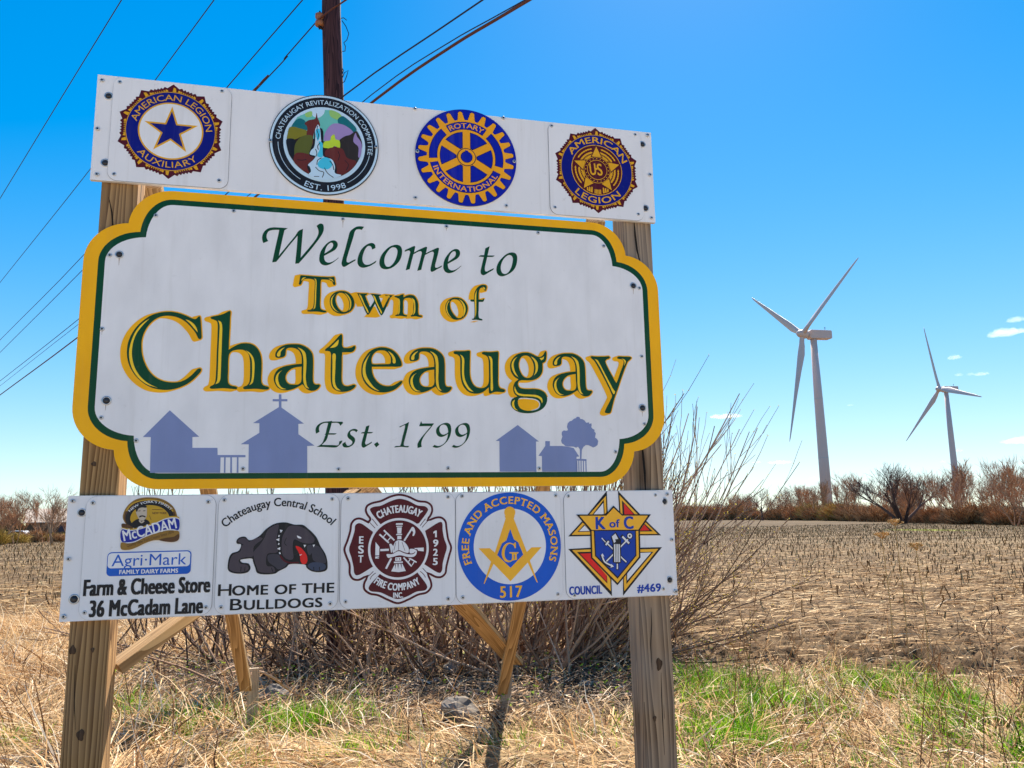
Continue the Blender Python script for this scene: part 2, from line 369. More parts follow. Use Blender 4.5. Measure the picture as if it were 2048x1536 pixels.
# ------------------------------------------------------------------ outlines of the sign's printing, measured on the sign face (tenths of a millimetre)
LET = {'C': (['-7965,24263 -7913,24291 -7888,24258 -7872,24169 -7839,23862 -7810,23556 -7803,23408 -7847,23350 -7911,23368 -7949,23428 -8059,23635 -8232,23846 -8452,24054 -8691,24185 -8972,24249 -9203,24244 -9407,24179 -9606,24043 -9799,23807 -9931,23524 -9994,23220 -9989,22920 -9943,22621 -9843,22326 -9681,22032 -9441,21778 -9138,21624 -8839,21577 -8566,21600 -8318,21706 -8118,21874 -7986,22028 -7886,22137 -7806,22166 -7758,22122 -7777,22034 -7909,21854 -8129,21623 -8397,21442 -8690,21324 -8961,21276 -9234,21285 -9508,21343 -9786,21485 -10069,21725 -10287,22015 -10441,22357 -10501,22703 -10492,23052 -10400,23405 -10227,23739 -9971,24040 -9664,24269 -9348,24380 -9050,24419 -8724,24388 -8416,24286 -8177,24181 -8071,24165 -8010,24202'],
 ['-9758,24112c -9998,23912 -10223,23588 -10359,23207 -10420,22855 -10415,22606 -10346,22261 -10181,21920 -9953,21654 -9673,21463 -9305,21348c -9560,21461 -9817,21637 -10057,21903 -10220,22215 -10305,22560 -10322,22858 -10285,23209 -10170,23540 -9983,23837', '-8432,24132c -8290,24087 -8121,23966 -8008,23804 -7953,23622c -8089,23775 -8261,23973']), 'h': (['-6747,24525 -6753,24295 -6754,23777 -6761,23339 -6756,22959c -6573,23088 -6338,23212 -6100,23247 -5858,23204 -5659,23042 -5530,22788 -5485,22532 -5473,22147 -5474,21814 -5456,21649 -5393,21548 -5235,21493 -5161,21451 -5183,21387 -5267,21365 -5652,21390 -5985,21370 -6104,21367 -6153,21417 -6120,21473 -6014,21521 -5935,21638 -5908,21880 -5916,22263 -5940,22595 -6000,22799 -6112,22924 -6282,22975 -6496,22950 -6637,22894 -6727,22776 -6755,22570 -6748,22112 -6746,21757 -6716,21594 -6607,21500 -6440,21466 -6374,21425 -6400,21366 -6507,21364 -6885,21388 -7212,21361 -7352,21358 -7412,21402 -7379,21460 -7254,21544 -7208,21721 -7200,22100 -7204,22862 -7205,23630 -7221,24016 -7255,24105 -7364,24165 -7472,24199 -7498,24250 -7441,24291 -7218,24353 -7006,24427 -6867,24519 -6784,24554'],
 ['-7209,24146c -7100,24086 -7047,23946 -7031,23380 -7024,22613 -7021,21978 -7029,21750 -7082,21610 -7208,21540c -7144,21697 -7132,21975 -7140,22864 -7136,23633 -7142,23942 -7170,24057', '-6101,22950c -5942,22852 -5815,22676 -5755,22447 -5744,22140 -5758,21833 -5803,21628 -5919,21531c -5854,21703 -5833,21933 -5837,22265 -5865,22572 -5938,22750']), 'a': (['-4225,23274 -4002,23264 -3802,23192 -3625,23067 -3509,22901 -3470,22692 -3462,22275 -3461,21885 -3445,21730 -3401,21648 -3306,21617 -3207,21621 -3169,21581 -3204,21502 -3314,21396 -3461,21352 -3610,21377 -3735,21465 -3824,21579 -3862,21617c -4007,21523 -4249,21402 -4467,21351 -4662,21368 -4835,21466 -4949,21643 -4991,21821 -4960,22002 -4856,22185 -4641,22320 -4325,22406 -3916,22470c -3918,22679 -3955,22860 -4046,23014 -4196,23100 -4369,23120 -4496,23090 -4546,23023 -4559,22893 -4576,22788 -4652,22721 -4847,22681 -4933,22704 -4964,22776 -4946,22906 -4870,23038 -4739,23160 -4520,23246', '-3912,22346c -3914,22107 -3905,21848 -3938,21692 -4034,21613 -4181,21596 -4352,21605 -4477,21692 -4534,21833 -4522,21987 -4428,22145 -4272,22265 -4077,22323'],
 ['-4591,23126c -4712,23070 -4807,22988 -4877,22882 -4894,22791 -4861,22740 -4788,22750 -4758,22808 -4756,22912 -4698,23018', '-4098,23143c -3923,23070 -3796,22944 -3741,22736 -3730,22268 -3742,21956 -3725,21749 -3676,21544 -3592,21442c -3724,21491 -3814,21669 -3841,21876 -3841,22264 -3850,22629 -3885,22836 -3959,23004', '-4654,22190c -4768,22071 -4824,21902 -4814,21749 -4753,21571 -4653,21457 -4481,21402c -4675,21406 -4824,21518 -4910,21695 -4915,21874 -4852,22030']), 't': (['-2406,23733 -2351,23761 -2322,23723 -2313,23497 -2299,23258 -2240,23194 -1939,23212 -1851,23274 -1792,23281 -1773,23223 -1823,23088 -1924,23019 -2140,23006 -2305,22993c -2314,22781 -2311,22307 -2312,21914 -2291,21731 -2218,21615 -2091,21579 -1940,21609 -1802,21651 -1743,21618 -1787,21521 -1937,21413 -2138,21349 -2339,21339 -2541,21400 -2669,21514 -2727,21695 -2751,21903 -2754,22295 -2753,22662 -2758,22899 -2803,23008 -2899,23031 -2995,23044 -2988,23102 -2852,23225 -2679,23404 -2531,23582'],
 ['-2459,23531c -2464,23411 -2512,23277 -2612,23202 -2801,23166c -2677,23298 -2553,23435', '-2687,22901 -2633,22942 -2576,22905 -2570,22562 -2575,22169 -2579,21829 -2545,21621 -2468,21493 -2335,21391c -2491,21414 -2619,21541 -2673,21722 -2683,21904 -2688,22559']), 'e': (['-704,23265 -443,23242 -208,23143 -23,22974 96,22776 157,22577 142,22501 58,22461 -411,22445 -1083,22421c -1076,22236 -1028,22052 -923,21869 -767,21714 -560,21627 -353,21618 -172,21662 -16,21758 108,21841 179,21843 174,21784 62,21641 -119,21491 -326,21394 -532,21350 -789,21358 -1021,21432 -1253,21598 -1422,21831 -1502,22066 -1517,22276 -1483,22542 -1371,22811 -1219,23029 -1014,23182', '-1067,22546 -1106,22633 -1093,22819 -1012,22982 -884,23093 -729,23130 -547,23118 -416,23028 -323,22870 -301,22684 -321,22589 -386,22561 -671,22547'],
 ['-1146,22999c -1293,22787 -1419,22544 -1461,22278 -1438,22041 -1333,21807 -1151,21600 -945,21460 -751,21398c -945,21526 -1127,21732 -1284,21992 -1346,22255 -1329,22546 -1242,22815', '-422,23114c -285,23033 -167,22902 -108,22743 -108,22631 -165,22586 -217,22627 -226,22766 -285,22925']), 'u': (['2365,23147 2403,23195 2566,23208 2866,23224 3017,23245 3077,23231 3077,23005 3066,22621 3070,22184 3114,21968 3207,21780 3342,21660 3506,21623 3670,21641 3795,21711 3874,21850 3902,22096 3902,22508 3893,22838 3839,23002 3716,23081 3620,23114 3601,23168 3662,23209 3939,23212 4190,23235 4310,23250 4337,23212 4322,22796 4313,22244 4308,21887 4333,21723 4414,21630 4558,21592 4607,21543 4578,21483 4467,21464 4218,21475 4052,21431 3955,21388 3906,21401 3888,21468 3885,21659c 3724,21519 3531,21407 3285,21375 3040,21424 2852,21582 2719,21823 2659,22119 2650,22473 2645,22882 2605,22990 2511,23056 2389,23087'],
 ['2647,23060c 2755,22995 2822,22860 2813,22477 2816,22178 2869,21935 2989,21693 3123,21534 3223,21455c 3041,21505 2880,21691 2773,21905 2727,22175 2724,22529 2727,22830 2700,22966', '3895,23045c 4005,22993 4059,22871 4062,22512 4065,21964 4062,21554 4020,21509 3979,21538 3977,21961 3979,22510 3967,22840']), 'g': (['5481,23241 5708,23237 5905,23165 6074,23086 6217,23077 6333,23137 6407,23252 6467,23344 6504,23311 6511,23142 6486,22973 6426,22859 6315,22794c 6320,22632 6301,22436 6225,22266 6079,22123 5879,22035 5624,22007 5398,22010 5285,21993 5206,21930 5184,21825 5237,21702 5362,21642 5615,21628 5954,21635 6180,21599 6376,21492 6480,21328 6486,21135 6418,20941 6272,20773 6043,20647 5760,20574 5479,20565 5201,20607 4981,20726 4859,20888 4847,21024 4906,21161 5019,21245 5151,21289c 5022,21410 4969,21573 4978,21738 5045,21905 5208,22046c 5036,22153 4900,22342 4848,22562 4866,22757 4967,22954 5140,23127 5311,23207', '5563,23112 5704,23075 5828,22925 5909,22704 5917,22481 5855,22257 5725,22137 5584,22117 5430,22190 5294,22408 5237,22629 5261,22852 5349,23022 5449,23092', '5175,21111 5227,21208 5382,21238 5662,21230 5943,21194 6111,21101 6169,20964 6118,20812 5960,20714 5706,20677 5454,20692 5261,20785 5180,20947'],
 ['5186,23044c 5065,22901 5005,22705 5029,22512 5096,22320 5212,22129c 5039,22277 4931,22509 4921,22730 5023,22928', '5790,23086c 5958,22985 6082,22821 6105,22598 6043,22373 5906,22225c 5978,22399 5998,22622 5955,22845', '6187,23014c 6302,23037 6395,23105c 6372,22998 6270,22916c', '5034,21739c 5095,21576 5190,21446 5385,21395 5779,21381 6060,21353 6242,21241 6278,21117 6250,21007c 6197,21144 6058,21251 5777,21301 5439,21308 5216,21342 5078,21438 5025,21574', '5039,21142c 5001,21026 5006,20890 5065,20755 5175,20669c 5009,20740 4914,20861 4903,20997 4960,21094']), 'y': (['8560,23137 8602,23175 8809,23170 9255,23184 9420,23201 9484,23157 9446,23099 9325,23055 9262,22981 9278,22859 9382,22633 9548,22324 9686,22071 9742,21987c 9808,22131 9975,22535 10110,22854 10122,22999 10044,23077 9895,23092 9830,23133 9869,23198 10155,23207 10442,23205 10516,23164 10468,23101 10342,22991 10226,22772 10025,22308 9823,21790 9624,21305 9488,20880 9426,20682 9364,20620 9211,20618 9142,20656 9173,20763 9316,21017 9444,21245 9509,21387 9470,21528 9266,21976 9018,22452 8825,22817 8713,22985 8613,23067'],
 ['8746,23057c 8886,23004 8981,22850 9168,22485 9388,22064 9581,21700 9657,21588 9608,21479 9559,21515 9436,21781 9217,22230 8998,22679 8845,22931', '10031,23111c 10165,23081 10234,23002 10215,22915 10152,22784c 10168,22942 10124,23042']), 'T': (['-4052,26215c -3750,26206 -3242,26194 -2809,26205 -2694,26220 -2672,26172 -2651,26010 -2634,25896 -2682,25858 -2732,25910 -2767,26003 -2883,26065 -3062,26082 -3207,26066 -3233,25977 -3238,25410 -3238,24926 -3200,24807 -3085,24751 -2976,24724 -2987,24675 -3083,24660 -3336,24686 -3638,24672 -3733,24681 -3739,24729 -3615,24761 -3529,24845 -3499,24994 -3486,25397 -3473,25937 -3500,26030 -3620,26072 -3797,26073 -3922,26034 -3983,25949 -4018,25840 -4062,25797 -4110,25816 -4096,25957 -4075,26119'],
 ['-3507,26103c -3438,26080 -3409,26008 -3406,25536 -3418,24971 -3445,24831 -3510,24774c -3468,24929 -3461,25398 -3445,25939 -3463,26046', '-3829,26133c -3961,26104 -4026,25960c -3942,26046', '-2935,26124c -2781,26111 -2697,25980c -2801,26069']), 'oo': (['-2414,25623 -2208,25612 -2026,25513 -1894,25343 -1840,25128 -1875,24937 -1989,24769 -2167,24667 -2346,24637 -2525,24664 -2705,24777 -2810,24946 -2852,25133 -2830,25323 -2719,25491 -2567,25588', '-2451,25537 -2309,25525 -2179,25423 -2086,25252 -2044,25037 -2067,24874 -2143,24762 -2270,24724 -2399,24777 -2530,24933 -2610,25145 -2613,25334 -2552,25472'],
 ['-2622,25496c -2716,25355 -2758,25164 -2722,24978 -2604,24795 -2436,24673c -2654,24792 -2780,24975 -2809,25162 -2766,25326', '-2259,25563c -2102,25441 -1996,25256 -1967,25041 -2003,24877 -2079,24779c -2025,24957 -2028,25146 -2088,25333']), 'w': (['-1742,25563c -1535,25562 -1314,25568c -1331,25513 -1391,25472 -1363,25369 -1190,24969c -1023,25277 -1069,25425 -1130,25512 -1175,25559c -961,25559 -725,25552c -756,25504 -824,25478 -781,25344 -641,24968c -421,25471 -456,25503 -561,25519 -567,25552c -409,25549 -237,25550c -276,25493 -342,25420 -458,25140 -664,24680 -716,24643 -769,24703 -983,25142c -1225,24682 -1277,24645 -1329,24691 -1529,25143 -1663,25436'],
 ['-1659,25518c -1580,25473 -1425,25121 -1247,24749 -1280,24720c -1477,25119', '-1086,25514c -1007,25464 -852,25094 -686,24747 -722,24713c -925,25145', '-475,25529c -377,25515 -408,25395c -421,25471']), 'n': (['217,25614c 217,25476c 361,25566 521,25602 668,25568 776,25435 838,25230 844,24844 884,24736 999,24703 1005,24659 924,24642 737,24669 542,24649 518,24679 590,24737 630,24835 635,25055 642,25249 602,25399 495,25462 361,25456 255,25409 207,25310 203,25035 204,24788 250,24721 369,24686 364,24644 258,24640 73,24659 -99,24643 -126,24680 -47,24722 -8,24806 10,25026 22,25301 -11,25410 -91,25455 -162,25476 -144,25513 15,25540 147,25605'],
 ['-11,25432c 50,25363 60,25028 43,24781 -12,24696c 11,24889 17,25246', '561,25480c 682,25375 715,25142 707,24838 625,24713c 656,24918 661,25222']), 'ob': (['2473,25584 2693,25559 2871,25427 2980,25250 2998,25054 2935,24856 2796,24682 2576,24595 2385,24603 2194,24711 2059,24900 2019,25093 2047,25289 2171,25463 2322,25554', '2417,25497 2582,25469 2719,25335 2800,25129 2820,24934 2769,24765 2659,24676 2549,24677 2413,24791 2278,24993 2219,25213 2239,25382 2308,25464'],
 ['2225,25451c 2115,25264 2092,25068 2154,24848 2276,24687 2371,24614c 2189,24739 2064,24956 2055,25178 2115,25348', '2610,25526c 2774,25408 2883,25217 2904,25022 2852,24852 2783,24710c 2826,24935 2819,25158 2746,25351']), 'f': (['3700,26225 3812,26211 3862,26151 3844,26042 3800,25954 3753,25975 3698,26071 3628,26087 3549,26026 3500,25868 3488,25548c 3664,25551 3698,25589 3737,25580 3719,25497 3677,25452 3495,25438c 3483,25105 3474,24824 3506,24713 3639,24663 3641,24618 3569,24610 3375,24629 3201,24622 3176,24654 3259,24689 3294,24816 3303,25125 3287,25433c 3134,25448 3126,25516 3279,25537c 3290,25744 3348,25945 3475,26122 3588,26199'],
 ['3418,25977c 3388,25805 3378,25381 3364,24903 3293,24690c 3329,24958 3314,25378 3326,25746', '3671,26126c 3768,26089 3787,25996c 3731,26036']), 'a2': (['1216,23299 1439,23289 1639,23217 1816,23092 1932,22926 1971,22717 1979,22300 1980,21910 1996,21755 2040,21673 2135,21642 2234,21646 2272,21606 2237,21527 2127,21421 1980,21377 1831,21402 1706,21490 1617,21604 1579,21642c 1434,21548 1192,21427 974,21376 779,21393 606,21491 492,21668 450,21846 481,22027 585,22210 800,22345 1116,22431 1525,22495c 1523,22704 1486,22885 1395,23039 1245,23125 1072,23145 945,23115 895,23048 882,22918 865,22813 789,22746 594,22706 508,22729 477,22801 495,22931 571,23063 702,23185 921,23271', '1529,22371c 1527,22132 1536,21873 1503,21717 1407,21638 1260,21621 1089,21630 964,21717 907,21858 919,22012 1013,22170 1169,22290 1364,22348'],
 ['850,23151c 729,23095 634,23013 564,22907 547,22816 580,22765 653,22775 683,22833 685,22937 743,23043', '1343,23168c 1518,23095 1645,22969 1700,22761 1711,22293 1699,21981 1716,21774 1765,21569 1849,21467c 1717,21516 1627,21694 1600,21901 1600,22289 1591,22654 1556,22861 1482,23029', '787,22215c 673,22096 617,21927 627,21774 688,21596 788,21482 960,21427c 766,21431 617,21543 531,21720 526,21899 589,22055']), 'a3': (['7524,23272 7747,23262 7947,23190 8124,23065 8240,22899 8279,22690 8287,22273 8288,21883 8304,21728 8348,21646 8443,21615 8542,21619 8580,21579 8545,21500 8435,21394 8288,21350 8139,21375 8014,21463 7925,21577 7887,21615c 7742,21521 7500,21400 7282,21349 7087,21366 6914,21464 6800,21641 6758,21819 6789,22000 6893,22183 7108,22318 7424,22404 7833,22468c 7831,22677 7794,22858 7703,23012 7553,23098 7380,23118 7253,23088 7203,23021 7190,22891 7173,22786 7097,22719 6902,22679 6816,22702 6785,22774 6803,22904 6879,23036 7010,23158 7229,23244', '7837,22344c 7835,22105 7844,21846 7811,21690 7715,21611 7568,21594 7397,21603 7272,21690 7215,21831 7227,21985 7321,22143 7477,22263 7672,22321'],
 ['7158,23124c 7037,23068 6942,22986 6872,22880 6855,22789 6888,22738 6961,22748 6991,22806 6993,22910 7051,23016', '7651,23141c 7826,23068 7953,22942 8008,22734 8019,22266 8007,21954 8024,21747 8073,21542 8157,21440c 8025,21489 7935,21667 7908,21874 7908,22262 7899,22627 7864,22834 7790,23002', '7095,22188c 6981,22069 6925,21900 6935,21747 6996,21569 7096,21455 7268,21400c 7074,21404 6925,21516 6839,21693 6834,21872 6897,22028'])}
SCR = {'W': ['-5582,27507c -5629,27671 -5627,27834 -5554,28016 -5421,28148 -5236,28216 -4986,28229 -4622,28228c -4752,28128c -4822,27754 -4950,26999c -4614,27482 -4323,27899 -4177,28142 -4007,28243c -4024,27920 -4047,27507 -4071,26973c -3851,27274 -3605,27619 -3433,27906 -3373,28104 -3389,28268 -3457,28416c -3305,28530 -3202,28504 -3161,28396 -3170,28201 -3268,27973 -3503,27598 -3823,27139 -4141,26724c -4283,26697c -4256,27084 -4231,27494 -4217,27928c -4562,27445 -4827,27047 -5042,26736c -5202,26700c -5087,27396 -5001,27878 -4963,28127c -5233,28102 -5380,28037 -5451,27901 -5451,27738 -5387,27612c'],
 'ee': ['-2521,27057c -2694,26895 -2871,26761 -3062,26700 -3216,26740 -3303,26871 -3312,27062 -3266,27284 -3142,27512 -2967,27717 -2788,27818 -2659,27808 -2580,27716 -2577,27578 -2665,27420 -2830,27299 -3121,27115c -3111,26993 -3066,26886 -2962,26832 -2821,26860 -2669,26952 -2529,27076c', '-3111,27212c -2934,27347 -2807,27466 -2758,27593 -2786,27702 -2851,27711 -2952,27635 -3052,27463'],
 'l': ['-1481,28519c -1577,28372c -1690,28392 -1808,28361 -1872,28266 -1909,28096 -2008,27727 -2131,27275 -2192,26995 -2172,26900 -2099,26891 -1945,26983 -1816,27052c -1828,26990c -2047,26839 -2290,26681 -2355,26710 -2395,26804 -2373,26984 -2264,27433 -2142,27968 -2068,28252 -1940,28401 -1784,28503 -1626,28531'],
 'c': ['-1134,27521c -1154,27617 -1220,27674 -1313,27662 -1416,27530 -1505,27288 -1534,27092 -1500,26928 -1421,26844 -1290,26835 -1133,26909 -945,27045c -962,26975 -1132,26839 -1341,26730 -1523,26691 -1655,26739 -1730,26872 -1725,27107 -1637,27390 -1483,27623 -1274,27782 -1116,27815 -1010,27739 -987,27600c'],
 'o': ['-105,27808 56,27768 138,27633 139,27394 60,27136 -100,26916 -312,26750 -550,26680 -722,26720 -803,26846 -813,27054 -741,27281 -583,27515 -372,27711', '-225,27685 -117,27658 -55,27550 -70,27352 -154,27095 -286,26891 -418,26799 -524,26815 -592,26928 -607,27122 -555,27321 -437,27525 -331,27644'],
 'm': ['259,27514c 272,27585 434,27680 677,27801 709,27784 691,27655 664,27512c 921,27670 1193,27802 1226,27781 1215,27690 1180,27511c 1439,27662 1714,27794 1747,27767 1727,27609 1630,27206 1580,26990 1588,26892 1656,26882 1881,27000c 1862,26937 1684,26827 1438,26680 1389,26711 1378,26809 1425,27051 1507,27425 1521,27553 1466,27598 1302,27525 1139,27424c 1057,27114 976,26748c 801,26688c 895,27047 976,27391 997,27534 948,27587 840,27552 637,27426c 557,27111 477,26747c 303,26689c 382,27016 475,27415 494,27529 447,27583 367,27563'],
 'tt': ['4017,28019c 3990,27901 3915,27584c 4250,27600c 4155,27536 3900,27514c 3825,27198 3780,26966 3806,26853 3877,26843 3990,26907 4190,27014c 4175,26955 3961,26805 3720,26662 3622,26699 3590,26826 3626,27014 3744,27504c 3505,27501c 3590,27566 3759,27583c 3820,27905c'],
 'o2': ['5031,27795 5188,27762 5263,27636 5259,27402 5175,27107 5014,26895 4782,26738 4553,26658 4398,26701 4315,26840 4318,27056 4407,27292 4596,27535 4814,27723', '4885,27664 4999,27642 5068,27521 5044,27302 4959,27036 4827,26841 4697,26776 4584,26807 4515,26938 4510,27125 4579,27346 4711,27542'],
 'E': ['-3280,19604c -3305,19718 -3294,19833 -3223,19958 -3105,20045 -2958,20095 -2809,20110 -2661,20136c -2670,20108c -2455,20106 -2249,20103c -2216,20055c -2331,19934c -2369,20015 -2436,20053 -2672,20050c -2712,19877 -2778,19631c -2465,19626c -2520,19582 -2799,19570c -2833,19436 -2886,19322 -2977,19226 -3045,19150c -2624,19148 -2401,19149 -2365,19229 -2362,19296c -2236,19341c -2254,19268 -2363,19134 -2473,19057 -2955,19070 -3259,19073c -3159,19121 -3050,19207 -2997,19302 -2945,19454 -2910,19569 -2962,19559c -2911,19607 -2877,19760 -2812,20048c -2938,20047 -3067,19998 -3148,19911 -3170,19796 -3147,19682c'],
 's': ['-1619,19762c -1688,19671c -1736,19723 -1811,19741 -1886,19721 -1932,19654 -1903,19577 -1808,19501 -1741,19424 -1726,19328 -1784,19194 -1895,19098 -2045,19049 -2176,19068 -2223,19125 -2234,19201c -2114,19288c -2084,19192 -2027,19126 -1934,19140 -1850,19213 -1842,19289 -1899,19356 -1994,19432 -2039,19518 -2026,19634 -1943,19750 -1812,19812 -1699,19810'],
 't3': ['-1155,19974c -1188,19814 -1221,19692c -1000,19690c -1062,19645 -1239,19630c -1296,19369 -1323,19235 -1294,19177 -1218,19197 -1049,19294c -1058,19246 -1199,19149 -1387,19046 -1444,19080 -1467,19157 -1447,19311 -1366,19629c -1508,19634c -1452,19677 -1348,19691c -1294,19920c'],
 'dot': ['!-830,19289 -747,19176 -871,19058 -962,19188'],
 'n1': ['472,20128c 417,19874 324,19495 256,19180 288,19133 476,19124c 435,19071 170,19086 -141,19059c -80,19116 91,19129 122,19164 199,19494 306,19936 297,19984 87,19893c 65,19925c 259,20015'],
 'n7': ['978,20172c 1016,20077 1143,20072 1519,20077c 1365,19868 1143,19596 1016,19373 985,19215 1001,19089c 827,19041c 827,19214 953,19436 1175,19707 1391,19963c 1143,19961 889,19949c 937,20070'],
 'n9': ['2087,20109 2199,20036 2247,19860 2229,19668 2148,19444 1986,19236 1778,19092 1619,19050 1450,19091c 1539,19180c 1619,19139 1730,19130 1874,19188 2003,19315 2084,19507 2107,19644c 1972,19554 1811,19505 1668,19568 1604,19710 1621,19854 1749,19999 1926,20087', '1926,20033 2038,19986 2102,19843 2107,19699 2004,19634 1892,19608 1796,19664 1742,19791 1765,19935 1839,20010'],
 'e2': ['2732,27023c 2559,26861 2382,26727 2191,26666 2037,26706 1950,26837 1941,27028 1987,27250 2111,27478 2286,27683 2465,27784 2594,27774 2673,27682 2676,27544 2588,27386 2423,27265 2132,27081c 2142,26959 2187,26852 2291,26798 2432,26826 2584,26918 2724,27042c', '2142,27178c 2319,27313 2446,27432 2495,27559 2467,27668 2402,27677 2301,27601 2201,27429'],
 'n9b': ['2895,20112 3007,20039 3055,19863 3037,19671 2956,19447 2794,19239 2586,19095 2427,19053 2258,19094c 2347,19183c 2427,19142 2538,19133 2682,19191 2811,19318 2892,19510 2915,19647c 2780,19557 2619,19508 2476,19571 2412,19713 2429,19857 2557,20002 2734,20090', '2734,20036 2846,19989 2910,19846 2915,19702 2812,19637 2700,19611 2604,19667 2550,19794 2573,19938 2647,20013']}
SIL = ['!-9752,19422 -8836,20478 -7714,19450 -7964,19435 -7945,19015 -7022,19018 -7004,18737 -5966,18738 -5963,18651 -6892,18643 -6881,18044 -9422,18053 -9465,19424', '!-6760,18650 -6703,18650 -6691,18043 -6748,18043', '!-6531,18650 -6467,18650 -6444,18042 -6514,18042', '!-6283,18651 -6225,18651 -6202,18041 -6272,18041', '!-4774,21186 -4675,21188 -4669,20992 -4437,20997 -4434,20906 -4667,20902 -4659,20652 -3764,20011 -3984,19995 -3973,19580 -3329,19121 -3616,19106 -3590,18031 -5832,18040 -5859,19164 -6161,19163 -5473,19623 -5486,20006 -5726,20010 -4759,20664 -4766,20900 -5003,20896 -5006,20986 -4768,20990', '!5141,20048 6071,19345 5940,19336 5930,18044 4311,18049 4319,19356 4157,19355', '!6357,19360 6564,19361 6558,19149 7102,19151 7368,19123 7634,19068 7881,18694 7756,18686 7743,18038 6183,18043 6187,18713 6034,18726 6352,19148', '!7882,20444 7958,20423 7983,20346 8082,20339 8171,20288 8258,20176 8372,20203 8401,20126 8493,20162 8503,20062 8478,19997 8521,19933 8632,19869 8616,19804 8686,19718 8654,19610 8642,19523 8731,19472 8782,19374 8743,19201 8636,19128 8535,19093 8446,19136 8335,19187 8200,19199 8084,19113 8012,18984 7976,18588 8209,18580 8207,18503 7750,18520 7753,18588 7914,18596 7919,19005 7838,19124 7747,19081 7636,19124 7369,19131 7258,19152 7193,19215 7106,19266 7074,19385 7103,19470 7137,19556 7109,19662 7121,19769 7212,19834 7323,19814 7400,19849 7360,19986 7401,20149 7493,20236 7583,20255 7699,20355 7790,20378 7814,20430', '!7741,18512 7786,18512 7779,18037 7734,18038', '!7830,18512 7875,18512 7868,18037 7823,18037', '!7933,18511 7978,18511 7966,18037 7922,18037', '!8041,18511 8086,18511 8074,18036 8029,18037', '!8153,18511 8203,18511 8199,18036 8150,18036']
